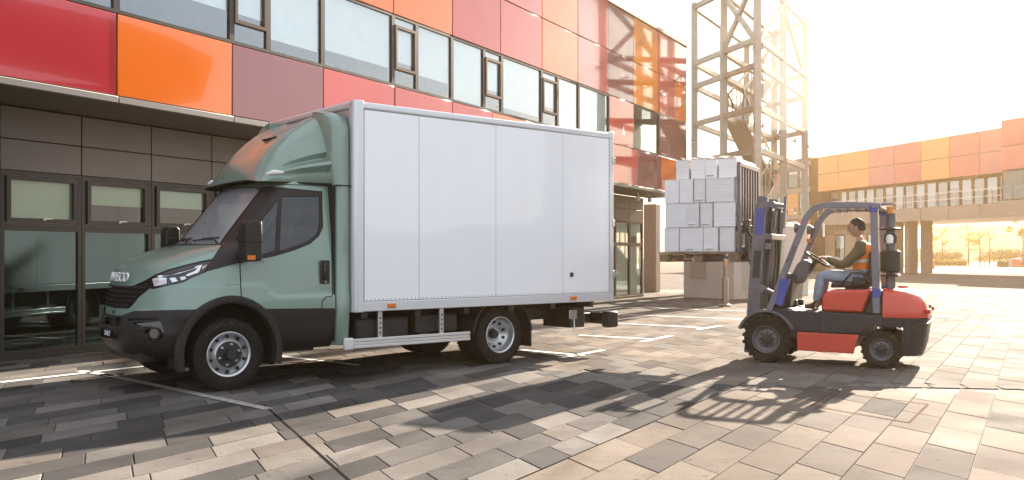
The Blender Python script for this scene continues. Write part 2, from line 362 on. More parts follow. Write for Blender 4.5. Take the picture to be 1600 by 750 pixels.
# upper skin panels: edges as photo columns
C1 = [('crimson', -300, 183), ('orange', 183, 363), ('mauve', 363, 505), ('coral', 505, 617), ('coral', 617, 707), ('red', 707, 770), ('orange', 770, 847), ('rose', 847, 905), ('coral', 905, 955), ('coral', 955, 997), ('mauve', 997, 1033), ('orange', 1033, 1073)]
C3 = [('crimson', 183, 363), ('red', 363, 505), ('coral', 505, 548), ('orange', 548, 615), ('orange', 615, 707), ('red', 707, 782), ('coral', 782, 847), ('orange', 847, 903), ('rose', 903, 950), ('mauve', 950, 990), ('amber', 990, 1028), ('coral', 1028, 1054), ('orange', 1054, 1073)]
C4 = [('orange', 505, 615), ('crimson', 615, 707), ('red', 707, 782), ('rose', 782, 847), ('orange', 847, 903), ('rose', 903, 950), ('mauve', 950, 990), ('amber', 990, 1028), ('coral', 1028, 1054), ('coral', 1054, 1073)]
def skin(cols, z0, z1):
    for c, a, b_ in cols:
        ua = Fu(a, OH) if a > -290 else U0; ub = Fu(b_, OH)
        w_, h_ = ub-ua-2*g, z1-z0-2*g
        M = Matrix.Translation(((ua+ub)/2, -OH, (z0+z1)/2)) @ Matrix.Rotation(R(random.uniform(-.22, .22)), 4, 'X') @ Matrix.Rotation(R(random.uniform(-.22, .22)), 4, 'Z')
        B().box(-w_/2, w_/2, 0, .045, -h_/2, h_/2, M).build('facade_panel', panel_mat(c), bld, bevel=.006)
skin(C1, zz[0]+.09, zz[1]); skin(C3, zz[2], zz[3]); skin(C4, zz[3], zz[4])
for ua, ub, c in ((U0, Fu(183, OH), 'red'), ):
    bpart('facade_panel', panel_mat(c), ua+g, ub-g, -OH, -OH+.05, zz[2]+g, zz[3]-g, bevel=.006)
bpart('facade_panel', panel_mat('coral'), Fu(952, OH)+g, Fu(990, OH)-g, -OH, -OH+.05, zz[1]+g, zz[2]-g, bevel=.006)
bpart('facade_panel', panel_mat('mauve'), Fu(1030, OH)+g, Fu(1073, OH)-g, -OH, -OH+.05, zz[1]+g, zz[2]-g, bevel=.006)
bpart('panel_backing', frame_m, U0, U1-.01, -OH+.055, -OH+.068, ZS+.09, zz[1]); bpart('panel_backing', frame_m, U0, U1-.01, -OH+.055, -OH+.068, zz[2], zz[4]-.002)
# edge trim and soffit
u = U0
trims = [U0]+[Fu(x, OH) for x in (183, 363, 505, 617, 707, 770, 847, 905, 955, 1005, 1073)]
for a, b_ in zip(trims, trims[1:]):
    bpart('soffit_trim', trim_m, a+.006, b_-.006, -OH-.035, -OH+.06, ZS, ZS+.085, bevel=.008)
    bpart('soffit_panel', soff_m, a+.006, b_-.006, -OH+.065, -.02 if a < ULOW-1 else 3.0, ZS+.012, ZS+.06)
# upper window band
def window(u0, u1, z0, z1, y, pm_, parent=bld, blind=None, fr=.045, rail=None, depth=.08, name='window', bm_=None):
    fb = B().box(u0, u0+fr, y, y+depth, z0, z1).box(u1-fr, u1, y, y+depth, z0, z1).box(u0+fr, u1-fr, y, y+depth, z0, z0+fr).box(u0+fr, u1-fr, y, y+depth, z1-fr, z1)
    w = fb.build(name, frame_m, parent, fix=False)
    B().box(u0+fr, u1-fr, y+.03, y+.042, z0+fr, z1-fr).build('pane', pm_, w, fix=False)
    if blind:
        zb = z1-(z1-z0)*blind
        bb = B().box(u0+fr+.03, u1-fr-.03, y+.06, y+.068, zb, z1-.02).box(u0+fr+.03, u1-fr-.03, y+.055, y+.075, zb-.025, zb)
        bb.build('blind', bm_ or blind_m, w, fix=False)
    return w
WZ0, WZ1 = zz[1], zz[2]
yw = -OH+.005
WIN = [(-300, 0, .8, 0), (0, 183, .75, 0), (183, 363, .62, 0), (420, 505, .80, 0), (505, 615, .74, 0), (652, 707, .72, 0), (707, 757, .0, .98), (785, 847, .85, 0), (872, 905, .0, .9), (905, 952, .0, .95), (990, 1030, 0, 0)]
for a, b_, bl, bl2 in WIN:
    ua = Fu(a, OH) if a > -290 else U0
    window(ua, Fu(b_, OH), WZ0, WZ1, yw, pane_m, blind=bl or bl2 or None)
for a, b_ in ((363, 420), (615, 652), (757, 785), (847, 872)):
    ua, ub = Fu(a, OH), Fu(b_, OH); h = WZ1-WZ0
    w = window(ua, ub, WZ0, WZ1, yw, pane_m, blind=.62)
    sb = B(); z0, z1 = WZ0+h*.24, WZ0+h*.86; a_, b2 = ua+.045, ub-.045
    for q in ((a_, a_+.05, z0, z1), (b2-.05, b2, z0, z1), (a_+.05, b2-.05, z0, z0+.05), (a_+.05, b2-.05, z1-.05, z1)): sb.box(q[0], q[1], yw-.02, yw+.028, q[2], q[3])
    sb.build('opening_sash', mat('bronze_sash', (.07, .045, .035), .35, metal=.4), w, fix=False)
# rooms behind the band: back wall, floor, a few plants on the sill
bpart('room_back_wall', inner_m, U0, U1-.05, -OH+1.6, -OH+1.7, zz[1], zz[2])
def leaf_clump(bb, c, r, n, size, flat=1.0):
    for _ in range(n):
        d = Vector(rng.normal(size=3)); d.normalize(); d *= r*random.random()**.4; d.z *= flat
        p = c+d; a = Vector(rng.normal(size=3)).normalized(); u_ = a.cross(Vector((0, 0, 1)) if abs(a.z) < .9 else Vector((1, 0, 0))).normalized(); w_ = a.cross(u_)
        s = size*random.uniform(.6, 1.3)
        bb.add([p-u_*s, p+w_*s*.45, p+u_*s, p-w_*s*.45], [(0, 1, 2, 3)])
for i, px in enumerate((440, 455, 520, 540, 560, 585, 600, 808, 820)):
    bb = B(); c = Vector((Fu(px, OH), -OH+.38, zz[1]+.16)); leaf_clump(bb, c, .19, 70, .05, .8)
    bb.tube([(c.x, c.y, zz[1]-.01), tuple(c)], .01, 5)
    o = bb.build('sill_plant', plant_m, bld, fix=False)
# ---- ground floor
LX = [0, 128, 237, 331, 413, 486, 551, 610, 663, 711, 755, 795, 832, 866, 897, 926, 953, 979, 1003]
lu = [Fu(x, 0) for x in LX]; mod = (lu[3]-lu[0])/3
lu = [lu[0]+mod*i for i in range(-3, int((ULOW-lu[0])/mod)+1)]
if ULOW-lu[-1] > .4: lu.append(ULOW)
z_base, z_tr, z_wt, z_mid = .06, Fz(127, 357, 0), Fz(127, 275, 0), Fz(127, 229, 0)
bpart('plinth', frame_m, lu[0], ULOW, -.04, .1, 0, z_base)
for i, (a, b_) in enumerate(zip(lu, lu[1:])):
    bpart('cladding_panel', brown_m, a+.008, b_-.008, 0, .05, z_wt+.008, z_mid-.006, bevel=.005)
    bpart('cladding_panel', brown_m, a+.008, b_-.008, 0, .05, z_mid+.006, ZS-.004, bevel=.005)
    far = b_ > Fu(940, 0)
    # transom light with an inner opening sash
    bl = (.95, .52, .48, .6, .7, .5)[i % 6] if i >= 3 else .6
    if i == 3: bl = .93
    if i == 4: bl = .5
    if i == 5: bl = .48
    w = window(a+.004, b_-.004, z_tr+.002, z_wt, .0, transom_m if not far else pane_m, blind=bl, fr=.05, bm_=lblind_m, name='transom_window')
    if not far:
        sb = B(); p0, p1, q0, q1 = a+.075, b_-.075, z_tr+.06, z_wt-.06
        for q in ((p0, p0+.055, q0, q1), (p1-.055, p1, q0, q1), (p0+.055, p1-.055, q0, q0+.055), (p0+.055, p1-.055, q1-.055, q1)): sb.box(q[0], q[1], -.025, .028, q[2], q[3])
        sb.build('opening_sash', frame_m, w, fix=False)
        mc = (a+b_)/2
        B().box(mc-.02, mc+.02, -.05, -.02, q0+.03, q0+.05).box(mc-.02, mc+.10, -.065, -.05, q0+.045, q0+.06).build('window_handle', mat('handle_steel', (.4, .39, .37), .3, metal=.8), w, fix=False)
    window(a+.004, b_-.004, z_base+.002, z_tr-.002, .0, dark_pane_m if not far else pane_m, fr=.05, name='shop_window', blind=.97 if far else None, bm_=lblind_m)
bpart('cladding_backing', frame_m, lu[0], ULOW, .055, .07, z_wt, ZS)
# ground-floor room: floor, back wall
bpart('room_floor', mat('room_floor', (.13, .13, .12), .25), lu[0], ULOW-.05, .1, 5.0, -.004, .02)
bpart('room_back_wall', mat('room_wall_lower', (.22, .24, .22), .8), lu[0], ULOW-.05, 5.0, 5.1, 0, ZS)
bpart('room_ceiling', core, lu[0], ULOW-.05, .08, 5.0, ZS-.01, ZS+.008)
# end of the ground floor: return wall, recess, columns
bpart('return_wall', brown_m, ULOW, ULOW+.06, .0, 3.0, 0, ZS)
RW = mat('recess_cladding', (.23, .175, .14), .5, var=.08)
for a, b_, dy in ((ULOW+.06, ULOW+3.2, 3.0),):
    for k in range(2):
        for j, (q0, q1) in enumerate(((0, 2.05), (2.07, ZS-.005))):
            bpart('cladding_panel', RW, a+k*1.57+.006, a+(k+1)*1.57-.006, dy, dy+.08, q0, q1)
for k in range(2):
    bpart('pillar', mat('pillar_render', (.30, .24, .2), .6, var=.06), ULOW+1.3+k*2.2, ULOW+1.75+k*2.2, .9, 1.4, 0, ZS+.01, bevel=.02)
for px in (997, 1015):
    u_ = Fu(px, OH*.6); B().tube([(u_, -OH*.6, ZS+.02), (u_, -OH*.6, ZS-.1)], .02, 8).lathe([(0, -.09), (.06, -.06), (.075, 0), (.06, .06), (0, .09)], 14, Matrix.Translation((u_, -OH*.6, ZS-.17)), 'z').build('soffit_lamp', mat('lamp_white', (.7, .66, .6), .4), bld, True)
# triangle sticker on the coral panel
tu = Fu(974, OH); tz = Fz(974, 204, OH)
B().add([(tu-.11, -OH-.003, tz-.13), (tu+.11, -OH-.003, tz-.13), (tu, -OH-.003, tz+.14)], [(0, 1, 2)]).build('triangle_mark', mat('white_film', (.8, .8, .78), .5), bld, fix=False)
# planter with flowers added just inside the glass, in place of its reflection
pc = P0+AD*Fu(83, -.45)+ND*-.45
pl = empty('flower_planter', (pc.x, pc.y, .02), 0, 'dark tapered planter with pink flowers set behind the ground-floor glass at far left in place of its reflection', 'planter')
B().lathe([(0, 0), (.15, 0), (.225, .40), (.235, .40), (.235, .44), (.205, .44), (.19, .38), (0, .38)], 20, None, 'z').build('pot', mat('dark_pot', (.035, .04, .038), .5), pl, True)
bb = B(); leaf_clump(bb, Vector((0, 0, .50)), .24, 260, .045, .45); bb.build('leaves', plant_m, pl, fix=False)
bb = B(); leaf_clump(bb, Vector((0, 0, .57)), .22, 90, .035, .35); bb.build('flowers', mat('pink_petal', (.5, .08, .12), .6), pl, fix=False); pl.scale = (.75, .75, .75)

# ------------------------------------------------------------------ glazed steel tower at the end of the building
BRD = Vector((.319, -.948, 0))                                     # direction of the bridge and of the tower's front
T0 = Vector((6.31, 31.0, 0)); T1 = T0+BRD*3.76; T2 = T1+AD*6.4; T3 = T0+AD*6.4
tow = empty('glass_tower', T0, 0, 'tall open steel-framed glass tower beyond the end of the panelled building', 'tower')
steel = mat('tower_steel', (.50, .43, .36), .45, metal=.3, var=.08); clear = glass('tower_glass', (.93, .95, .94), 1.12, boost=.015)
TZ = 10.1
rel = [q-T0 for q in (T0, T1, T2, T3)]
def up(v, z): return (v.x, v.y, z)
cols_ = []
for a, b_, n_ in ((0, 1, 2), (1, 2, 2), (2, 3, 2), (3, 0, 2)):
    for k in range(n_): cols_.append(rel[a].lerp(rel[b_], k/n_))
for c in cols_: B().beam(up(c, 0), up(c, TZ), .20, .20).build('column', steel, tow, bevel=.01)
lev = [2.4, 4.6, 5.9, 7.2, 8.0, 9.95]
for z in lev:
    for a, b_ in ((0, 1), (1, 2), (2, 3), (3, 0)):
        d = (rel[b_]-rel[a]).normalized()*.14
        B().beam(up(rel[a]+d, z), up(rel[b_]-d, z), .13, .17).build('beam', steel, tow, bevel=.008)
    m1, m2 = rel[0].lerp(rel[1], .5), rel[3].lerp(rel[2], .5)
    B().beam(up(m1, z-.02), up(m2, z-.02), .14, .16).build('cross_beam', steel, tow)
for p, q, z0, z1 in ((1, 0, 8.0, 9.9), (1, 0, 9.9, 8.0), (1, 2, 8.0, 9.9), (2, 1, 8.0, 9.9), (3, 2, 8.0, 9.9)):
    B().beam(up(rel[p].lerp(rel[q], .03), z0), up(rel[p].lerp(rel[q], .52), z1), .12, .14).build('brace', steel, tow)
# stair inside
sm = mat('stair_steel', (.50, .42, .35), .5, metal=.2)
for k in range(4):
    z0 = .2+k*1.9; a = rel[0].lerp(rel[3], .2 if k % 2 else .8)+(rel[1]-rel[0])*.5; b_ = rel[0].lerp(rel[3], .8 if k % 2 else .2)+(rel[1]-rel[0])*.5
    B().beam(up(a, z0), up(b_, z0+1.9), .7, .06).build('stair_flight', sm, tow)
    for sd in (.35, .65):
        a2 = a+(rel[1]-rel[0])*(sd-.5)*.8; b2 = b_+(rel[1]-rel[0])*(sd-.5)*.8
        hb = B().beam(up(a2, z0+1.0), up(b2, z0+2.9), .05, .05)
        for j in range(9):
            q = a2.lerp(b2, j/8); hb.beam(up(q, z0+1.9*j/8), up(q, z0+1.9*j/8+1), .03, .03)
        hb.build('handrail', sm, tow)
# glass skin in front of the frame with point fittings
for (a, b_), outn in (((0, 1), -AD), ((1, 2), -(-BRD)), ):
    n_ = 2 if a == 0 else 3; off = outn*.32
    for k in range(n_):
        zl = [0.3, 2.9, 5.3, 7.7, 10.1]
        for j in range(4):
            p, q = rel[a].lerp(rel[b_], k/n_)+off, rel[a].lerp(rel[b_], (k+1)/n_)+off; e = (q-p).normalized()*.01
            p, q = p+e, q-e; t_ = outn*.012
            B().add([up(p, zl[j]+.01), up(q, zl[j]+.01), up(q, zl[j+1]-.01), up(p, zl[j+1]-.01), up(p+t_, zl[j]+.01), up(q+t_, zl[j]+.01), up(q+t_, zl[j+1]-.01), up(p+t_, zl[j+1]-.01)],
                    [(0, 1, 2, 3), (7, 6, 5, 4), (0, 4, 5, 1), (1, 5, 6, 2), (2, 6, 7, 3), (3, 7, 4, 0)]).build('glass_panel', clear, tow, fix=False)
    for k in range(n_+1):
        for z in (2.9, 5.3, 7.7, 10.0):
            c = rel[a].lerp(rel[b_], min(max(k/n_, .02), .98)); fb = B().tube([up(c, z), up(c+off*.95, z)], .025, 6)
            for su in (-1, 1):
                for sz in (-1, 1):
                    e = (rel[b_]-rel[a]).normalized()*.11*su
                    fb.tube([up(c+off*.6, z), up(c+off*.92+e, z+.11*sz)], .016, 5)
            fb.build('spider_fitting', mat('spider_steel', (.5, .48, .45), .3, metal=.9), tow, fix=False)
# white plinth block with a louvre in front of the tower
W0, W1 = ground(1068, 465), ground(1147, 468.5)
wdir = (W1-W0).normalized(); wn = Vector((-wdir.y, wdir.x, 0))
if wn.y < 0: wn = -wn
wl = (W1-W0).length; wrot = math.atan2(wdir.y, wdir.x)
base = empty('plinth_block', W0, wrot, 'pale rendered plinth block with a louvred vent under the raised pallet', 'plinth')
B().box(0, wl, 0, 4.2, 0, 2.35).build('render_block', mat('pale_render', (.58, .50, .44), .75, var=.06, vscale=2, bump=.15), base, bevel=.02)
lo = B().box(.32, .92, -.03, .02, .62, .66).box(.32, .92, -.03, .02, 1.16, 1.20).box(.30, .34, -.03, .02, .62, 1.20).box(.90, .94, -.03, .02, .62, 1.20).build('vent_frame', mat('vent_metal', (.45, .36, .29), .5), base)
for k in range(9): B().box(.34, .90, -.02, .02, .665+k*.055, .695+k*.055).build('louvre_slat', MATS['vent_metal'], lo, fix=False)
# bollard lamp post beside it
bp_ = ground(1133, 479)
po = empty('lamp_post', bp_, 0, 'slim brown lamp post with wide foot below the pallet', 'post')
pmn = mat('post_brown', (.26, .19, .15), .5, metal=.2)
B().lathe([(0, 0), (.16, 0), (.16, .05), (.09, .08), (.085, .75), (.07, .78), (0, .78)], 20, None, 'z').build('foot', pmn, po, True)
B().lathe([(.045, .78), (.045, 2.6), (0, 2.6)], 16, None, 'z').build('pole', pmn, po, True)
B().lathe([(.05, 1.1), (.05, 1.2)], 16, None, 'z').build('reflector_band', mat('band_orange', (.6, .2, .06), .4), po, True)
B().lathe([(0, 2.6), (.10, 2.6), (.11, 2.95), (.14, 2.97), (.02, 3.05), (0, 3.05)], 16, None, 'z').build('lamp_head', pmn, po, True)
# ------------------------------------------------------------------ bridge building closing the plaza on the right
Q0 = Vector((30.6, 67.0, 0)); BROT = math.atan2(BRD.y, BRD.x); BN = Vector((.948, .319, 0))
def Su(px, v=0):
    k = (px-800)/FPX; q = Q0+BN*v; return (k*q.y-q.x)/(BRD.x-k*BRD.y)
brg = empty('bridge_building', Q0, BROT, 'raised bridge building with yellow, rose and red panels over an open passage', 'building')
def rp_(name, m, x0, x1, y0, y1, z0, z1, parent=None, bevel=0):
    return B().box(x0, x1, y0, y1, z0, z1).build(name, m, parent or brg, bevel=bevel, fix=bool(bevel))
BC = [('amber', 1278, 1310), ('amber', 1310, 1358), ('rose', 1358, 1397), ('coral', 1397, 1439), ('amber', 1439, 1483), ('coral', 1483, 1531), ('rose', 1531, 1580)]
zt, zm, zp, zw, zf = 10.0, 8.44, 6.95, 4.95, 3.98
SL, SR = Su(1278), Su(1580)
for c, a, b_ in BC:
    for z0, z1 in ((zp, zm), (zm, zt)): rp_('facade_panel', panel_mat(c), Su(a)+.02, Su(b_)-.02, 0, .08, z0+.02, z1-.02, bevel=.01)
    rp_('fascia_panel', mat('bridge_fascia', (.33, .25, .20), .45, var=.06), Su(a)+.02, Su(b_)-.02, -.06, .06, zf, zw-.02, bevel=.01)
    rp_('soffit_panel', mat('bridge_soffit', (.42, .34, .27), .6, var=.08), Su(a)+.015, Su(b_)-.015, .07, 9, zf+.05, zf+.12)
rp_('bridge_core', core, SL-.5, SR+6, .1, 9, zp+.02, zt-.05); rp_('floor_core', core, SL-.5, SR+6, .08, 9, zf+.13, zw-.03)
rp_('bridge_room_wall', inner_m, SL, SR+6, 3.2, 9, zw, zp)
# set-back glazing with white mullions and a railing
n_ = 18
for k in range(n_):
    a = SL+(SR-SL)*k/n_; b_ = SL+(SR-SL)*(k+1)/n_
    w = window(a+.02, b_-.02, zw, zp, 1.3, pane_m, parent=brg, blind=(.3, .8, 0, .5, .9, 0)[k % 6] or None, fr=.1)
rb = B()
for z in (5.45, 5.95): rb.beam((SL, -.02, z), (SR, -.02, z), .05, .05)
for k in range(26): rb.beam((SL+(SR-SL)*k/25, -.02, zw-.05), (SL+(SR-SL)*k/25, -.02, 5.95), .04, .04)
rb.build('railing', mat('rail_white', (.66, .6, .55), .4), brg)
# taller end block leaving the picture
for k in range(3):
    for z0, z1, c in ((zp, 8.5, 'coral'), (8.5, 10.25, 'red')): rp_('facade_panel', panel_mat(c), SR+.3+k*2.2+.02, SR+.3+(k+1)*2.2-.02, -1.2, -1.1, z0+.02, z1-.02, bevel=.01)
rp_('end_block', core, SR+.3, SR+7, -1.09, 9, zp, 10.2); rp_('end_soffit', MATS['bridge_soffit'], SR+.02, SR+7, -1.15, 9, zf+.04, zf+.12)
rp_('end_fascia', MATS['bridge_fascia'], SR+.02, SR+7, -1.2, -1.14, zf, zw)
for k in range(3): window(SR+.3+k*2.2, SR+.3+(k+1)*2.2-.03, zw+.01, zp-.01, -1.15, dark_pane_m, parent=brg, fr=.09, blind=.5)
# pillars at the passage and the ground-floor wall to their left
pil = mat('bridge_pillar', (.27, .195, .14), .5, var=.08)
for a, b_, y in ((1388, 1398, .5), (1413, 1420, .9), (1438, 1443, 1.6)):
    rp_('pillar', pil, Su(a, y), Su(b_, y), y, y+.9, 0, zf+.06, bevel=.02)
g0, g1 = Su(1205, 1.2), Su(1390, 1.2); n_ = 12
for k in range(n_):
    a = g0+(g1-g0)*k/n_; b_ = g0+(g1-g0)*(k+1)/n_
    if k % 3 == 1: window(a+.02, b_-.02, .3, 3.2, 1.2, pane_m, parent=brg, fr=.12, blind=.4)
    else: rp_('cladding_panel', mat('bridge_ground_wall', (.40, .30, .22), .55, var=.08), a+.02, b_-.02, 1.2, 1.3, 0, 3.2)
    rp_('cladding_panel', MATS['bridge_ground_wall'], a+.02, b_-.02, 1.2, 1.3, 3.23, zf+.05)
rp_('ground_core', core, g0, g1-.1, 2.2, 2.5, 0, zf); 
# neighbouring glazed block at the left end of the bridge
lb = empty('glazed_block', Q0+BRD*(SL-.6), BROT, 'hazy glazed office block between the tower and the bridge', 'building')
for z in range(4):
    for k in range(6):
        a = -9.6+k*1.6
        if (z+k) % 3: window(a+.03, a+1.57, .4+z*2.35, 2.3+z*2.35, -.4, pane_m, parent=lb, fr=.1, blind=(.7, .3, .5)[(z*2+k) % 3])
        else: rp_('facade_panel', panel_mat(('rose', 'amber', 'coral')[(z+k*2) % 3]), a+.03, a+1.57, -.4, -.3, .4+z*2.35, 2.3+z*2.35, lb)
    rp_('spandrel', MATS['bridge_ground_wall'], -9.6, 0, -.42, -.32, 2.32+z*2.35, 2.73+z*2.35, lb)
rp_('block_core', core, -9.6, 0, .6, 8, 0, 9.9, lb); rp_('roof_edge', MATS['coping'], -9.7, .1, -.5, 8, 9.92, 10.05, lb); rp_('base_course', MATS['bridge_ground_wall'], -9.6, 0, -.42, -.3, 0, .38, lb)
for k in range(4):
    a = 0.0

# ------------------------------------------------------------------ hall on the far side of the plaza, right of the picture, mirrored in the panels
hall = empty('curved_roof_hall', (24, -3, 0), 0, 'hall with sweeping overhanging roof, mirrored in the red and orange panels', 'building')
B().box(2.6, 14, 10.6, 19.4, 0, 8.8).build('wall', mat('hall_wall', (.20, .17, .15), .6, var=.1), hall)
yy = np.linspace(9.5, 20.8, 20); zr = np.interp(yy, [-16, -4, 7, 12.7, 17.2, 19, 20.8], [12.6, 12.4, 12.0, 11.5, 11.0, 10.6, 9.9])
B().grid([[(x, y, z+dz) for x, dz in ((-.5, 0), (15, .6), (15, 0), (2.4, -1.5), (-.3, -.3))] for y, z in zip(yy, zr)], cu=True).build('roof', mat('hall_roof', (.33, .30, .28), .5), hall, True)
for k in range(3): B().box(2.5, 2.58, 11.2+k*2.8, 13.6+k*2.8, 1, 7.4).build('window', mat('hall_glass', (.06, .07, .08), .08), hall, fix=False)
bb = B(); prof_ = [(10.5, 0), (10.5, 2.9)]
for k in range(30): prof_.append((10.5-k*1.05, 2.5+.22*math.sin(k*.8)+.12*math.sin(k*2.3)))
bb.prism(prof_+[(-20, 0)], 3.0, 7.0, 'x').build('low_annex', mat('annex_wall', (.24, .22, .20), .8, var=.15, vscale=.5), hall)

# ------------------------------------------------------------------ the landscape seen through the passage
road = B().add([(26, 74, .0), (120, 60, .0), (140, 104, .0), (40, 112, .0)], [(0, 1, 2, 3)]).build('road', mat('pale_road', (.46, .42, .38), .8, var=.08), fix=False); tag(road, kind='structure')
lawn = B().add([(40, 112.3, .02), (160, 104, .02), (400, 330, .02), (60, 330, .02)], [(0, 1, 2, 3)]).build('lawn', mat('dry_lawn', (.20, .19, .07), .9, var=.3, vscale=.6), fix=False); tag(lawn, kind='structure')
B().box(34, 130, -.2, .2, 0, .14, Matrix.Translation((0, 112, 0))).build('kerb', mat('kerb_stone', (.5, .46, .42), .8), road)
leafmats = [mat('hedge_green', (.09, .12, .03), .7, var=.4, vscale=3), mat('autumn_leaf', (.36, .27, .04), .6, var=.3, vscale=3), mat('olive_leaf', (.13, .13, .04), .7, var=.4, vscale=3)]
bark = mat('bark', (.12, .085, .06), .9, var=.3, vscale=10)
def at(px, py): return ground(px, py)
def leafy(bb, c, rx, rz, n, size):
    for _ in range(n):
        d = Vector(rng.normal(size=3)); d.normalize(); d *= random.random()**.35; p = c+Vector((d.x*rx, d.y*rx, d.z*rz))
        a = Vector(rng.normal(size=3)).normalized(); u_ = a.cross(Vector((.3, .2, 1))).normalized(); w_ = a.cross(u_); s = size*random.uniform(.6, 1.4)
        bb.add([p-u_*s, p+w_*s*.5, p+u_*s, p-w_*s*.5], [(0, 1, 2, 3)])
def bush(px, Y, w, h, m, label, trunk=.35):
    X = (px-800)/FPX*Y; t = empty('shrub', (X, Y, 0), 0, label, 'shrub', 'shrubs beyond the passage')
    B().tube([(0, 0, 0), (.05, 0, h*.6)], [.12, .06], 6).build('stem', bark, t)
    bb = B()
    for k in range(9):
        c = Vector((random.uniform(-.6, .6)*w/2, random.uniform(-.4, .4)*w/2, h*random.uniform(.45, .75))); leafy(bb, c, w*.28, h*.27, 150, .14)
    bb.build('foliage', m, t, fix=False)
bush(1466, 150, 3.4, 2.0, leafmats[2], 'left of two rounded olive shrubs beyond the passage')
bush(1487, 146, 4.0, 2.3, leafmats[2], 'right of two rounded olive shrubs beyond the passage')
bush(1538, 170, 3.6, 1.7, leafmats[0], 'small dark shrub between the young yellow trees')
bush(1562, 140, 5.6, 2.6, leafmats[2], 'broad olive shrub near the red post box')
bush(1584, 134, 5.0, 2.4, leafmats[0], 'green shrub at the right edge behind the red box')
for px0, px1, Y, h, m, lab in ((1450, 1508, 118, .85, leafmats[1], 'long low yellow-green hedge beside the passage pillar'), (1562, 1612, 108, .7, leafmats[0], 'low green hedge at the right edge by the road')):
    x0, x1 = (px0-800)/FPX*Y, (px1-800)/FPX*Y; bb = B(); t = empty('hedge', ((x0+x1)/2, Y, 0), 0, lab, 'hedge')
    for _ in range(1500):
        p = Vector((random.uniform(x0, x1)-(x0+x1)/2, random.uniform(-.8, .8), random.uniform(.05, h))); leafy(bb, p, .15, .12, 1, .13)
    bb.build('foliage', m, t, fix=False)
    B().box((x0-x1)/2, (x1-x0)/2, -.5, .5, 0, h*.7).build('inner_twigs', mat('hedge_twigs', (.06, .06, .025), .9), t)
def tree(px, Y, h, m, label, n=420, spread=.9):
    X = (px-800)/FPX*Y; t = empty('young_tree', (X, Y, 0), 0, label, 'tree', 'young trees beyond the passage')
    tb = B().tube([(0, 0, 0), (.05, 0, h*.5), (-.05, .05, h)], [.09, .06, .02], 6); lb_ = B()
    for k in range(9):
        z = h*random.uniform(.4, .95); a = random.uniform(0, 6.28); L = spread*random.uniform(.5, 1)*(1.2-z/h*.5)
        e = Vector((math.cos(a)*L, math.sin(a)*L, z+L*.7)); tb.tube([(0, 0, z), tuple(e)], [.035, .01], 5); leafy(lb_, e, .45, .4, n//9, .11)
    tb.build('trunk', bark, t); lb_.build('crown', m, t, fix=False)
tree(1472, 122, 5.0, leafmats[2], 'thin twiggy tree next to the passage pillar', 160)
tree(1513, 112, 5.2, leafmats[1], 'leaning young yellow tree left of the white wall', 300)
tree(1531, 118, 4.6, leafmats[1], 'middle young yellow tree in front of the towers', 260)
tree(1546, 116, 5.0, leafmats[2], 'bare young tree right of the yellow ones', 110)
tree(1598, 98, 6.2, leafmats[1], 'yellow-leaved tree cut by the right edge', 900, 1.6)
tree(1452, 135, 4.2, leafmats[1], 'yellow tree half hidden by the passage pillar', 500, 1.2)
X = (1588-800)/FPX*103; pb = empty('post_box', (X, 103, 0), 0, 'small red box standing by the road at right', 'box')
B().box(-.42, .42, -.3, .3, .25, 1.05).build('body', mat('box_red', (.6, .07, .03), .4), pb, bevel=.05); B().box(-.75, -.45, -.25, .25, 0, 1.0).build('grey_cabinet', mat('cabinet_grey', (.22, .2, .18), .5), pb, bevel=.02); B().box(-.3, .3, -.2, .2, 0, .25).build('leg', MATS['cabinet_grey'], pb)
for px, lab in ((1458.5, 'red traffic cone beside the passage pillar'), ):
    Y = 92; c = empty('traffic_cone', ((px-800)/FPX*Y, Y, 0), 0, lab, 'cone'); B().lathe([(.0, .0), (.22, .0), (.22, .04), (.14, .05), (.03, .75), (0, .75)], 14, None, 'z').build('body', MATS['box_red'], c, True)
wl_ = empty('white_wall', ((1535-800)/FPX*190, 190, 0), 0, 'long low white garden wall with dark coping behind the shrubs', 'wall')
B().box(-14, 14, 0, .4, 0, 2.6).build('wall_face', mat('white_wall_paint', (.6, .56, .52), .7), wl_); B().box(-14.1, 14.1, -.1, .5, 2.61, 2.85).build('coping', mat('grey_coping', (.3, .28, .27), .6), wl_)
tm = mat('tower_block_wall', (.40, .33, .30), .8, var=.05); tw = mat('tower_block_window', (.16, .13, .13), .3)
for i, (px, w, h, Y, lab) in enumerate(((1497, 13, 14.0, 380, 'left far pale apartment tower with vertical window strips'), (1530, 15, 15.2, 390, 'middle far pale apartment tower behind the young trees'), (1563, 13, 14.6, 380, 'right far pale apartment tower under the bridge soffit'), (1596, 14, 12.0, 370, 'far pale apartment tower cut by the right edge'))):
    t = empty('apartment_tower', ((px-800)/FPX*Y, Y, 0), 0, lab, 'building', 'far apartment towers')
    B().box(-w/2, w/2, 0, 14, 0, h).build('wall', tm, t)
    nw = 6; proto = None
    me_ = None
    for k in range(nw):
        for z in range(5):
            if me_ is None: me_ = B().box(-.55, .55, -.12, .05, 0, 1.9).build('window', tw, t, fix=False).data; ob = t.children[-1] if False else [c for c in t.children if c.name.startswith('window')][-1]
            else: ob = link('window', me_, tw, t)
            ob.location = (-w/2+(k+.5)*w/nw, 0, .8+z*2.7)
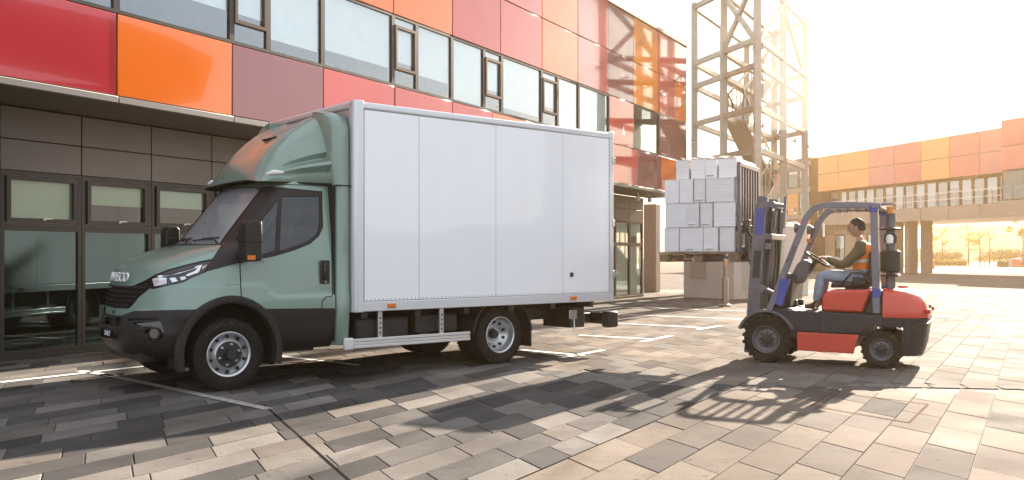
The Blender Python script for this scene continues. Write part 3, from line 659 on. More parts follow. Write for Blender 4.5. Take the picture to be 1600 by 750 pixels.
# ------------------------------------------------------------------ delivery truck (local x forward, y to its left, z up)
TTH = .694; TD = Vector((math.cos(TTH), math.sin(TTH), 0)); TN = Vector((-math.sin(TTH), math.cos(TTH), 0))
TO = Vector((-2.825, 8.958, 0))+TN*.97
trk = empty('box_truck', TO, math.atan2(-TD.y, -TD.x), 'sage green cab delivery truck with white box body parked beside the building', 'truck')
def t_local(w): d = w-TO; return Vector((-d.dot(TD), -d.dot(TN), d.z))
def t_px(p):
    q = TO-TD*p.x-TN*p.y; return (800+FPX*q.x/q.y, HOR-FPX*(p.z-CAMH)/q.y)
def tk(px, py, y):
    a = (px-800)/FPX; b_ = TO-TN*y; x = (b_.x-a*b_.y)/(TD.x-a*TD.y); Y = b_.y-TD.y*x
    return Vector((x, y, CAMH+(HOR-py)*Y/FPX))
CAML = t_local(Vector((0, 0, CAMH)))
def ray(px, py):
    w = Vector(((px-800)/FPX, 1, (HOR-py)/FPX)); return Vector((-w.dot(TD), -w.dot(TN), w.z))
green = mat('truck_green', (.20, .285, .24), .34, metal=.12, coat=.7, spec=.4, var=.02)
blackp = mat('black_plastic', (.022, .020, .019), .48, spec=.3, bump=.05, bscale=300)
glossb = mat('gloss_black', (.012, .012, .013), .12, coat=.5)
seam_m = mat('panel_gap', (.006, .006, .006), .8)
tglass = glass('truck_glass', (.30, .33, .33), 1.45, boost=.035, film=0)
wglass = glass('windscreen_glass', (.75, .78, .78), 1.22, boost=.0, film=.34)  # diffuse share paints a pale sky reflection into the windscreen
alu = mat('aluminium', (.62, .62, .63), .32, metal=.85, var=.05, vscale=6)
chassis = mat('chassis_black', (.022, .019, .018), .6, var=.3, vscale=8)
white = mat('box_white', (.84, .87, .91), .30, coat=1.0, bump=.015, bscale=1.3)
def streaks(m, lo=.982):
    t = m.node_tree; b_ = t.nodes['Principled BSDF']; c = b_.inputs['Base Color'].default_value[:]
    tcn = t.nodes.new('ShaderNodeTexCoord'); mpn = t.nodes.new('ShaderNodeMapping'); mpn.inputs['Scale'].default_value = (7, 7, .5); n_ = t.nodes.new('ShaderNodeTexNoise'); n_.inputs['Scale'].default_value = 1.5; n_.inputs['Detail'].default_value = 6
    t.links.new(tcn.outputs['Object'], mpn.inputs[0]); t.links.new(mpn.outputs[0], n_.inputs['Vector'])
    r_ = t.nodes.new('ShaderNodeMapRange'); r_.inputs[1].default_value = .35; r_.inputs[2].default_value = .6; r_.inputs[3].default_value = lo; r_.inputs[4].default_value = 1; t.links.new(n_.outputs[0], r_.inputs[0])
    q = t.nodes.new('ShaderNodeMix'); q.data_type = 'RGBA'; q.blend_type = 'MULTIPLY'; q.inputs[0].default_value = 1; q.inputs[6].default_value = c; t.links.new(r_.outputs[0], q.inputs[7]); t.links.new(q.outputs[2], b_.inputs['Base Color'])
streaks(white)
chrome = mat('chrome', (.75, .76, .78), .12, metal=1)
# -- cab skin: horizontal sections (z, front x, start of the corner x, half width, exponents)
LV = [(.37, .74, .15, .90, 2.6, 2.2), (.44, .82, .15, .955, 2.7, 2.2), (.52, .855, .15, .985, 2.7, 2.2), (.60, .865, .15, 1.0, 2.7, 2.2), (.68, .845, .12, 1.005, 2.7, 2.2), (.76, .828, .12, 1.005, 2.7, 2.15),
      (.84, .812, .10, 1.005, 2.7, 2.1), (.94, .792, .06, 1.0, 2.7, 2.05), (1.04, .775, .0, .995, 2.7, 2.0), (1.14, .765, -.05, .99, 2.6, 1.95), (1.22, .735, -.10, .985, 2.6, 1.9), (1.29, .655, -.15, .98, 2.6, 1.9),
      (1.36, .485, -.22, .975, 2.7, 1.9), (1.42, .30, -.28, .968, 2.8, 1.9), (1.465, .11, -.34, .962, 2.9, 1.9), (1.50, .01, -.38, .958, 3.0, 1.9), (1.56, -.05, -.42, .95, 3.0, 1.9), (1.68, -.15, -.50, .938, 3.0, 1.9), (1.85, -.285, -.60, .917, 3.0, 1.9),
      (2.0, -.405, -.69, .897, 3.0, 1.9), (2.10, -.49, -.75, .880, 3.0, 1.9), (2.15, -.545, -.79, .862, 2.9, 1.9), (2.185, -.64, -.85, .82, 2.7, 1.9)]
LA = np.array(LV); XB = -1.15
def cr(t):
    i = int(min(max(math.floor(t), 0), len(LA)-2)); u_ = t-i
    p0, p1, p2, p3 = LA[max(i-1, 0)], LA[i], LA[i+1], LA[min(i+2, len(LA)-1)]
    return .5*((2*p1)+(-p0+p2)*u_+(2*p0-5*p1+4*p2-p3)*u_*u_+(-p0+3*p1-3*p2+p3)*u_**3)
def lvl(z):
    t = float(np.interp(z, LA[:, 0], range(len(LA)))); return cr(t)
def sst(a, b_, x): t = min(max((x-a)/(b_-a), 0), 1); return t*t*(3-2*t)
def sculpt(x, y, z):
    # fender crease running back into the door crease
    zl = 1.06-.05*sst(.3, .8, x) if x > -.30 else 1.06-.13*sst(-.30, -.50, x)
    k = sst(zl+.012, zl-.012, z)*sst(.72, .90, abs(y))*sst(.60, .80, z)
    fade = 1 if x > -.5 else 1
    y2 = y+.020*k*fade*(1 if y > 0 else -1)
    # bulge over the arch
    return Vector((x, y2, z))
def outline(row, nf=26, ns=26):
    z, xf, xs, hw, a, b_ = row; pts = []
    for i in range(nf):
        p = (math.pi/2)*i/nf; y = hw*max(math.sin(p), 0)**(2/a); x = xs+(xf-xs)*max(math.cos(p), 0)**(2/b_); pts.append(sculpt(x, y, z))
    for i in range(ns+1): pts.append(sculpt(xs+(XB-xs)*i/ns, hw, z))
    return pts
sub = 5; rows = [outline(cr(i/sub)) for i in range((len(LA)-1)*sub+1)]
half = bmesh.new(); vv = [[half.verts.new(p) for p in r_] for r_ in rows]
for i in range(len(vv)-1):
    for j in range(len(vv[0])-1): half.faces.new((vv[i][j], vv[i][j+1], vv[i+1][j+1], vv[i+1][j]))
bmesh.ops.recalc_face_normals(half, faces=half.faces)
if sum(f.normal.y for f in half.faces) < 0: bmesh.ops.reverse_faces(half, faces=half.faces)
def z1(*p): return [(140+u_/3.408, 340+v_/3.408) for u_, v_ in p]
def z2(*p): return [(370+u_/2.679, 280+v_/2.679) for u_, v_ in p]
def inpoly(pt, poly):
    x, y = pt; c = False; n = len(poly)
    for i in range(n):
        (xa, ya), (xb, yb) = poly[i], poly[(i+1) % n]
        if (ya > y) != (yb > y) and x < (xb-xa)*(y-ya)/(yb-ya)+xa: c = not c
    return c
def bcut(bm, co, no, keep):
    fs = [f for f in bm.faces if keep(f)]
    geom = list({v for f in fs for v in f.verts})+list({e for f in fs for e in f.edges})+fs
    bmesh.ops.bisect_plane(bm, geom=geom, dist=1e-5, plane_co=co, plane_no=no)
def cut_px(bm, poly):
    x0, x1 = min(p[0] for p in poly)-3, max(p[0] for p in poly)+3; y0, y1 = min(p[1] for p in poly)-3, max(p[1] for p in poly)+3
    def keep(f):
        q = [t_px(v.co) for v in f.verts]
        return max(a[0] for a in q) > x0 and min(a[0] for a in q) < x1 and max(a[1] for a in q) > y0 and min(a[1] for a in q) < y1
    for i in range(len(poly)):
        n_ = ray(*poly[i]).cross(ray(*poly[(i+1) % len(poly)]))
        if n_.length > 1e-9: bcut(bm, CAML, n_.normalized(), keep)
WS = [(341, 385), (372, 343), (407, 297), (400, 293.5), (300, 292), (200, 386), (280, 383)]
P_ = dict(
 headlamp=z1((297, 336), (322, 376), (340, 379), (420, 360), (500, 342), (545, 318), (622, 288), (660, 222), (590, 234), (500, 256), (420, 278), (350, 305)),
 grille=z1((30, 345), (100, 368), (185, 374), (240, 362), (297, 336), (322, 376), (262, 424), (225, 470), (205, 486), (140, 482), (60, 465), (20, 430)),
 bumper=z1((-60, 480), (50, 500), (95, 515), (175, 524), (240, 498), (400, 494), (660, 487), (700, 800), (-100, 800)),
 windscreen=WS,
 hoodp=z1((60, 360), (100, 368), (185, 374), (240, 362), (297, 336), (350, 305), (420, 278), (500, 256), (590, 234), (655, 222), (705, 148), (760, 120), (430, 100), (100, 100), (-80, 200), (-80, 350)),
 frame=z2((182, 36), (355, 52), (359, 200), (342, 237), (305, 270), (240, 296), (160, 320), (80, 336), (10, 351), (-134, 388), (-67, 282), (-40, 205), (40, 105), (104, 34), (130, 30)),
 quarter=z2((82, 195), (172, 84), (163, 300), (94, 318)),
 sideglass=z2((188, 72), (347, 72), (346, 205), (330, 235), (300, 258), (245, 281), (178, 302)),
 door=z2((12, 345), (19, 500), (62, 512), (96, 540), (124, 590), (148, 640), (150, 668), (349, 660), (357, 512), (372, 493), (400, 489), (396, 250), (381, 27), (185, 22), (120, 34)),
 lowclad=z2((40, 545), (410, 541), (415, 720), (40, 720)),
 recess=z1((30, 545), (80, 545), (168, 530), (178, 545), (160, 598), (30, 572)),
 fog=z1((228, 562), (372, 548), (388, 568), (402, 625), (378, 648), (330, 652), (300, 620), (280, 585)),
 upslot=z1((212, 540), (370, 534), (375, 543), (215, 551)),
)
def in_x(bm, x0, x1): return lambda f: True
for k in P_: cut_px(half, P_[k])
# wheel arch opening, cut in side view
AX, AZ, AR = .0, .375, .485
arch = [(AX+AR*math.cos(a), AZ+AR*math.sin(a)*1.06) for a in np.linspace(-.28, math.pi+.28, 22)]
for (xa, za), (xb, zb) in zip(arch, arch[1:]):
    n_ = Vector((zb-za, 0, -(xb-xa))).normalized()
    bcut(half, Vector((xa, 0, za)), n_, lambda f: f.calc_center_median().y > .5 and abs(f.calc_center_median().x) < .62 and f.calc_center_median().z < 1.02)
archp = arch+[(-.47, 0), (.47, 0)]
bcut(half, Vector((0, 0, 1.462)), Vector((0, 0, 1)), lambda f: True); bcut(half, Vector((0, 0, .42)), Vector((0, 0, 1)), lambda f: True)
reg = {}
for f in half.faces:
    c = f.calc_center_median(); q = t_px(c); r_ = 'body'
    if inpoly((c.x, c.z), archp) and c.y > .45: continue
    rear = c.x < XB+.001
    if c.z > 1.462 and inpoly(q, P_['windscreen']): r_ = 'windscreen'
    elif c.x < .3 and inpoly(q, P_['quarter']): r_ = 'quarter'
    elif c.x < .1 and inpoly(q, P_['sideglass']): r_ = 'sideglass'
    elif c.x < .35 and c.y > .5 and inpoly(q, P_['frame']): r_ = 'frame'
    elif c.z > 1.462 and c.x > -.5 and c.z < 2.13 and c.y > .45 and q[0] < 412 and c.x > lvl(c.z)[2]-.02: r_ = 'frame'
    elif c.x < .2 and c.z > .5 and inpoly(q, P_['door']) and not inpoly(q, P_['lowclad']): r_ = 'door'
    elif c.x < .2 and inpoly(q, P_['lowclad']) and c.y > .7: r_ = 'cladding'
    elif c.x > .1 and inpoly(q, P_['headlamp']): r_ = 'headlamp'
    elif c.x > .3 and inpoly(q, P_['grille']): r_ = 'grille'
    elif c.x > .1 and (inpoly(q, P_['bumper']) or c.z < .5): 
        r_ = 'bumper'
        if inpoly(q, P_['recess']): r_ = 'recess'
        elif inpoly(q, P_['fog']): r_ = 'fog'
        elif inpoly(q, P_['upslot']): r_ = 'slot'
    elif c.z > 1.0 and c.z < 1.465 and c.x > -.45 and inpoly(q, P_['hoodp']): r_ = 'hood'
    reg.setdefault(r_, []).append(f)
def extract(name, m, parent, fs, off=0, mirror=True, only=None, seam=0, split=False, smooth=True):
    """copies skin faces into a part; both sides of the cab, or two separate parts when split"""
    def make(sides):
        bb = B(); idx = {}
        for s in sides:
            idx = {}
            for f in fs:
                ids = []
                for v in f.verts:
                    if v.index not in idx:
                        p = v.co+v.normal*off; idx[v.index] = len(bb.v); bb.v.append((p.x, p.y*s, p.z))
                    ids.append(idx[v.index])
                bb.f.append(tuple(ids) if s > 0 else tuple(ids[::-1]))
        me = bpy.data.meshes.new(name); me.from_pydata(bb.v, [], bb.f); bm = bmesh.new(); bm.from_mesh(me)
        bmesh.ops.remove_doubles(bm, verts=bm.verts, dist=1e-4); bm.to_mesh(me)
        o = link(name, me, m, parent, smooth=smooth)
        try: me.set_sharp_from_angle(angle=R(50))
        except Exception: pass
        if seam:
            sb = B()
            for e in bm.edges:
                if len(e.link_faces) == 1 and not (abs(e.verts[0].co.y) < .002 and abs(e.verts[1].co.y) < .002) and e.calc_length() > 1e-4: sb.beam(e.verts[0].co, e.verts[1].co, seam, seam)
            sb.build('seam', seam_m, o, fix=False)
        bm.free(); return o
    half.verts.index_update()
    if split: return [make([1]), make([-1])]
    return make([1, -1])
half.normal_update()
half.verts.index_update()
cab = extract('cab_body', green, trk, reg['body'])
extract('hood', green, trk, reg['hood'], .001, seam=.007)
extract('door', green, trk, reg['door'], .001, seam=.008, split=True)
extract('lower_cladding', blackp, trk, reg['cladding'], .004, seam=.005, split=True)
bump_o = extract('front_bumper', blackp, trk, reg['bumper'], .014)
extract('bumper_intake', seam_m, bump_o, reg['recess'], -.05)
extract('fog_lamp_recess', glossb, bump_o, reg['fog'], -.012, split=True); extract('bumper_slot', seam_m, bump_o, reg['slot'], -.008, split=True)
grl = extract('grille', seam_m, trk, reg['grille'], -.015, seam=.014)
hl = extract('headlamp', glossb, trk, reg['headlamp'], -.004, seam=.010, split=True)
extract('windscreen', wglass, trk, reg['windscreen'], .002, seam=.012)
extract('window_surround', blackp, trk, reg['frame'], .003, split=True)
extract('side_window', tglass, trk, reg['sideglass'], -.004, seam=.008, split=True)
extract('quarter_window', tglass, trk, reg['quarter'], -.004, seam=.008, split=True)
lining = [f for k in ('body', 'door', 'frame', 'hood') for f in reg.get(k, []) if f.calc_center_median().z > 1.1]
extract('cab_lining', mat('cab_lining', (.03, .03, .03), .8), trk, lining, -.02)
B().add([(XB, -.99, .42), (XB, .99, .42), (XB, .97, 1.2), (XB, .95, 1.5), (XB, .86, 2.15), (XB, -.86, 2.15), (XB, -.95, 1.5), (XB, -.97, 1.2)], [tuple(range(8))]).build('cab_rear_wall', green, trk, fix=False)
# lamp interior pieces on the skin, cut the same way
def skin_pt(y, z):
    row = lvl(z); zc, xf, xs, hw, a, b_ = row; s = min(abs(y)/hw, 1); return Vector((xs+(xf-xs)*max(1-s**a, 0)**(1/b_), y, z))
def ray_skin(px, py, off=.004):
    """first hit of the photo ray on the near half of the cab skin"""
    d = ray(px, py); best = None; prev = None
    for k in range(2400):
        p = CAML+d*(4.0+k*.0035)
        if p.z < .38 or p.z > 2.17: continue
        row = lvl(p.z); zc, xf, xs, hw, a, b_ = row
        if p.x < XB-.2: continue
        ins = (abs(p.y)/hw < 1) if p.x <= xs else ((abs(p.y)/hw)**a+(max(p.x-xs, 0)/(xf-xs))**b_ < 1)
        if ins: return p-d.normalized()*off
    return None
def decal(name, polypx, m, parent, off=.006, th=.0):
    pts = [ray_skin(*q, off) for q in polypx]
    if any(p is None for p in pts): return
    n = len(pts); c = sum(pts, Vector())/n
    B().add(pts+[c], [(i, (i+1) % n, n) for i in range(n)]).build(name, m, parent, fix=False)
    B().add([Vector((p.x, -p.y, p.z)) for p in pts+[c]], [((i+1) % n, i, n) for i in range(n)]).build(name, m, hl[1] if parent is hl[0] else parent, fix=False)
lampw = mat('lamp_white', (.7, .66, .6), .4); refl = mat('lamp_reflector', (.55, .57, .6), .15, metal=.9); strip_m = mat('lamp_strip', (.85, .86, .88), .25)
decal('reflector', z1((333, 325), (343, 366), (410, 352), (412, 322), (370, 318)), refl, hl[0]); decal('reflector', z1((425, 322), (440, 345), (470, 338), (455, 318)), refl, hl[0]); decal('reflector', z1((480, 318), (490, 334), (515, 325), (508, 312)), refl, hl[0])
decal('light_strip', z1((360, 310), (480, 285), (590, 252), (588, 262), (480, 297), (370, 318)), strip_m, hl[0]); decal('light_strip', z1((590, 252), (600, 252), (580, 292), (520, 312), (512, 306), (572, 283)), strip_m, hl[0])
decal('indicator', z1((600, 262), (625, 248), (618, 262), (600, 278)), mat('indicator_glass', (.6, .45, .38), .2), hl[0])
decal('fog_trim', z1((268, 578), (292, 590), (318, 650), (302, 652)), mat('trim_grey', (.30, .29, .28), .3), bump_o, .004)
# grille slats following the nose
for z in np.linspace(.815, 1.035, 6):
    pts = [skin_pt(y, z) for y in np.linspace(-.75, .75, 61)]
    pts = [p for p in pts if inpoly(t_px(Vector((p.x, abs(p.y), p.z))), P_['grille'])]
    if len(pts) > 3:
        rowsS = [[p+Vector((dx, 0, dz)) for dx, dz in ((.016, -.008), (.018, .006), (-.012, .014), (-.02, .004))] for p in pts]
        B().grid(rowsS, cu=True).build('grille_slat', blackp, grl, True)
# front emblem and plate
def front_frame(y, z, off=.012):
    p = skin_pt(y, z); pu = skin_pt(y, z+.03)-skin_pt(y, z-.03); pl_ = Vector((0, 1, 0)); 
    right = Vector((0, 1, 0)); upv = pu.normalized(); nrm = right.cross(upv).normalized(); 
    if nrm.x < 0: nrm = -nrm
    M = Matrix((right, upv, nrm)).transposed().to_4x4(); M.translation = p+nrm*off; return M
text_obj('emblem_letters', 'IVECO', .135, strip_m, trk, front_frame(.09, 1.125, .03), .006, bold=.001, shear=.1, xs=1.5)
pp = skin_pt(0, .56); plate = B().box(pp.x+.012, pp.x+.022, -.26, .26, .505, .615).build('number_plate', glossb, trk, bevel=.004)
Mp = Matrix(((0, 0, 1), (1, 0, 0), (0, 1, 0))).to_4x4(); Mp.translation = (pp.x+.0235, 0, .56); text_obj('plate_letters', 'DAILY', .07, strip_m, plate, Mp, .001, bold=.002)
pb_ = ray_skin(404, 409, .008); Ms = Matrix(((-1, 0, 0), (0, 0, 1), (0, 1, 0))).to_4x4(); Ms.translation = pb_; text_obj('side_badge', '70C18', .045, chrome, trk, Ms, .002)
# bumper details: fog lamp, lower lip bar
for s in (1, -1):
    c = ray_skin(243, 521, -.01); cc = Vector((c.x, c.y*s, c.z)); d = Vector((.75, .6*s, 0)).normalized()
    fo = B().tube([tuple(cc-d*.03), tuple(cc+d*.02)], .062, 20).build('fog_lamp', glossb, bump_o, True)
    B().tube([tuple(cc+d*.02), tuple(cc+d*.024)], .045, 20).build('lens', mat('fog_lens', (.12, .12, .12), .08), fo, True)
lip = [skin_pt(y, .615+.0*abs(y)) for y in np.linspace(-.72, .72, 31)]
B().grid([[p+Vector((dx, 0, dz)) for dx, dz in ((.03, -.02), (.035, .012), (.0, .03), (-.03, .01))] for p in lip], cu=True).build('bumper_step', blackp, bump_o, True)
B().box(.75, .828, -.05, .05, .62, .79).build('intake_post', blackp, bump_o, bevel=.01)
# wheel arch trims and liners
for s in (1, -1):
    bb = B(); ang = np.linspace(-.25, math.pi+.25, 34); rows_ = []
    for a in ang:
        ca, sa = math.cos(a), math.sin(a)*1.06
        rows_.append([(AX+r_*ca, s*y, AZ+r_*sa) for r_, y in ((AR-.015, .93), (AR-.012, 1.035), (AR+.01, 1.045), (AR+.05, 1.04), (AR+.062, 1.02), (AR+.062, .96))])
    bb.grid(rows_).build('arch_trim', blackp, trk, True)
    bb = B(); rows_ = [[(AX+(AR-.005)*math.cos(a), s*y, AZ+(AR-.005)*1.06*math.sin(a)) for y in (1.0, .55)] for a in np.linspace(-.3, math.pi+.3, 24)]
    bb.grid(rows_).build('wheel_arch_liner', seam_m, trk, True)
    B().add([(-.6, s*.55, .3), (.6, s*.55, .3), (.6, s*.55, 1.0), (-.6, s*.55, 1.0)], [(0, 1, 2, 3)]).build('inner_wing', seam_m, trk, fix=False)
B().box(-1.14, .72, -.55, .55, .30, .46).build('underbody', chassis, trk)
# bonnet washer jets, wipers
for q in ((238, 387.5), (267, 386.5)):
    p = ray_skin(*q, .004)
    if p: B().box(p.x-.02, p.x+.02, p.y-.02, p.y+.02, p.z-.01, p.z+.014).build('washer_jet', blackp, trk, bevel=.004)
def ws_pt(y, z, off): 
    p = skin_pt(y, z); return p+Vector((.75, 0, .65)).normalized()*off
for y0, y2 in ((.66, .06), (-.02, -.62)):
    B().tube([ws_pt(y0, 1.475, .01), ws_pt((y0+y2)/2+.12, 1.522, .022), ws_pt(y2+.2, 1.515, .02)], .009, 6).tube([ws_pt(y0-.10, 1.535, .012), ws_pt((y0+y2)/2, 1.522, .010), ws_pt(y2-.06, 1.508, .010)], .0075, 6).build('wiper', blackp, trk, True)
# door handle
p = tk(507, 425, 1.0)
hd = B().prism([(p.x-.055, p.z-.125), (p.x+.055, p.z-.125), (p.x+.055, p.z+.125), (p.x-.055, p.z+.125)], 1.0, 1.022)
ho = hd.build('door_handle', blackp, trk, bevel=.012); B().prism([(p.x-.02, p.z-.09), (p.x+.02, p.z-.09), (p.x+.024, p.z+.09), (p.x-.016, p.z+.09)], 1.022, 1.045).build('pull', glossb, ho, bevel=.01)
B().tube([(p.x, 1.02, p.z-.105), (p.x, 1.028, p.z-.105)], .014, 10).build('key_lock', chrome, ho, True)
# fuel flap outline behind the door
# mirrors
for s in (1, -1):
    c = tk(388, 376, 1.13)
    x0, z0 = c.x, c.z
    prof = [(-.10, -.235), (.075, -.245), (.10, -.20), (.095, .17), (.06, .225), (-.06, .235), (-.10, .19)]
    mo = B().prism([(x0-.01+a*.85, z0+b_*.86) for a, b_ in prof], s*1.04, s*1.25).build('wing_mirror', blackp, trk, bevel=.035, seg=3)
    B().box(x0-.105, x0-.093, s*1.07 if s > 0 else s*1.22, s*1.22 if s > 0 else s*1.07, z0-.19, z0+.19).build('mirror_glass', mat('mirror_face', (.7, .72, .74), .03, metal=1), mo)
    B().box(x0-.02, x0+.06, min(s*1.252, s*1.244), max(s*1.252, s*1.258), z0-.19, z0-.145).build('indicator', mat('amber_lens', (.62, .16, .02), .25), mo)
    B().box(x0-.1, x0+.078, s*1.035 if s > 0 else s*1.258, s*1.258 if s > 0 else s*1.035, z0-.02, z0-.008).build('casing_joint', seam_m, mo)
    B().tube([(x0, s*1.1, z0-.12), (x0+.02, s*.95, z0-.14)], .035, 8).tube([(x0, s*1.1, z0+.05), (x0+.02, s*.94, z0+.03)], .03, 8).build('mirror_arm', blackp, mo, True)
# cab interior
for s in (1, -1):
    st = B().prism([(-.55, 1.0), (-.98, 1.0), (-1.0, 1.1), (-.55, 1.12)], s*.55-.23, s*.55+.23).prism([(-.90, 1.1), (-1.02, 1.1), (-1.12, 1.72), (-1.02, 1.74)], s*.55-.23, s*.55+.23).prism([(-1.04, 1.75), (-1.12, 1.75), (-1.13, 1.93), (-1.06, 1.93)], s*.55-.13, s*.55+.13)
    st.build('seat', mat('seat_cloth', (.05, .05, .052), .9, bump=.1), trk, bevel=.03)
B().prism([(.0, 1.1), (-.35, 1.1), (-.42, 1.38), (-.2, 1.44), (.0, 1.44)], -.88, .88).build('dashboard', mat('dash_grey', (.05, .048, .046), .7), trk, bevel=.02)
a_ = np.linspace(0, 2*math.pi, 25)[:-1]
B().tube([(-.50-.10*math.cos(a), .55+.21*math.sin(a), 1.46+.18*math.cos(a)) for a in a_], .016, 8, True).tube([(-.5, .55, 1.46), (-.25, .55, 1.35)], .04, 8).build('steering_wheel', glossb, trk, True)
# -- roof wind deflector
def dl(x):
    """top height, half width at top, half width at base"""
    t = (x+.40)/(-.80)    # 0 front .. 1 rear at x=-1.2
    zt_ = float(np.interp(x, [-1.22, -1.1, -.95, -.8, -.65, -.52, -.44, -.40], [2.93, 2.88, 2.79, 2.68, 2.54, 2.38, 2.25, 2.165]))
    wt = float(np.interp(x, [-1.22, -.8, -.5, -.40], [.80, .74, .58, .42])); wb = float(np.interp(x, [-1.22, -.9, -.6, -.45, -.40], [.955, .94, .88, .80, .72])); return zt_, wt, wb
xsn = [-.40-.82*(k/26)**1.25 for k in range(27)]
rows_ = []
def mixv(a, b_, t): return a+(b_-a)*t
for x in xsn:
    zt_, wt, wb = dl(x); zb = 2.13; H_ = zt_-zb; t = min(max((x+.40)/-.82, 0), 1); tw_ = t**.55; rb_ = sst(.02, .6, t)
    ch = .018*sst(.12, .3, t)                                     # channel in the deck
    key = [(0, zt_-ch), (mixv(.20, .26, tw_), zt_-ch), (mixv(.24, .31, tw_), zt_), (mixv(.38, .62, tw_), zt_-.012), (mixv(.41, .68, tw_), zt_-.04*t-.01), (mixv(.50, .77, tw_), zb+H_*.80), (mixv(.56, .855, tw_), zb+H_*.60), (mixv(.60, .895, tw_), zb+H_*.46),
           (mixv(.63, .90-.055*rb_, tw_), zb+H_*.385), (mixv(.635, .905-.05*rb_, tw_), zb+H_*.36), (mixv(.65, .92+.07*rb_, tw_), zb+H_*.315), (mixv(.66, .925+.075*rb_, tw_), zb+H_*.27), (mixv(.67, .93+.01*rb_, tw_), zb+H_*.215),
           (mixv(.68, .935-.02*rb_, tw_), zb+H_*.19), (mixv(.69, .945+.05*rb_, tw_), zb+H_*.14), (mixv(.70, .95+.035*rb_, tw_), zb+H_*.08), (mixv(.70, .95, tw_), zb)]
    rows_.append([(x, -a, b_) for a, b_ in key[:0:-1]]+[(x, a, b_) for a, b_ in key])
dfl = B().grid(rows_).build('roof_deflector', green, trk, True, ang=22)
B().add([(xsn[-1]-.0, *p[1:]) for p in rows_[-1]], [tuple(range(len(rows_[-1])))]).build('deflector_back', seam_m, dfl, fix=False)
B().box(-.80, -.775, .0, .36, 2.66, 2.672).build('deflector_slot', seam_m, dfl)
gk = [r_[0] for r_ in rows_[::-1]]+[p for p in rows_[0][1:-1:4]]+[r_[-1] for r_ in rows_]
B().tube([Vector(p)+Vector((0, 0, -.004)) for p in gk], .010, 6).build('deflector_gasket', seam_m, dfl, True)
for s in (1, -1):
    B().tube([(-.47, s*.80, 2.205), (-.53, s*.85, 2.225), (-.62, s*.895, 2.225)], [.012, .03, .012], 8).build('marker_lamp', mat('clear_lens', (.75, .76, .76), .12), dfl, True)
# roof edge strip and side fairings in front of the box
for s in (1, -1):
    prof = [(-1.155, .40), (-1.33, .40), (-1.335, 2.80), (-1.30, 2.93), (-1.22, 2.96), (-1.165, 2.88), (-1.16, 2.10)]
    bb = B(); rows_ = []
    zs_ = [.38, .42, .7, .92, .95, 1.4, 1.9, 2.12, 2.3, 2.55, 2.75, 2.86, 2.92, 2.95]
    for z in zs_:
        k = 1 if z < 2.75 else max(0, 1-((z-2.75)/.21)**2)**.5; wo = float(np.interp(z, [.38, .44, .92, .95, 1.5, 2.1, 2.9], [1.0, 1.03, 1.06, 1.045, 1.04, 1.04, 1.03])); wi = float(np.interp(z, [.38, 2.1, 2.3, 2.95], [.85, .80, .62, .55]))
        wo2 = wi+(wo-wi)*k if z > 2.75 else wo
        xf_ = -1.155+(.0 if z < 2.1 else .03*sst(2.1, 2.4, z)); xr = -1.325
        rows_.append([(xr, s*wi, z), (xr, s*(wo2-.02), z), (xr+.02, s*wo2, z), (xf_-.08, s*wo2, z), (xf_-.035, s*(wo2-.02), z), (xf_, s*(wo2-.07), z), (xf_, s*wi, z)])
    bb.grid(rows_, cu=True); n = 7; bb.f.append(tuple(range(n))); bb.f.append(tuple((len(rows_)-1)*n+i for i in range(n)))
    fo = bb.build('side_fairing', green, trk, True, ang=50)
    B().box(-1.33, -1.15, min(s*.9, s*1.052), max(s*.9, s*1.052), 2.105, 2.115).build('fairing_joint', seam_m, fo)
    B().box(-1.155, -1.145, min(s*.90, s*1.012), max(s*.90, s*1.012), .43, 2.1).build('fairing_gap', seam_m, fo)
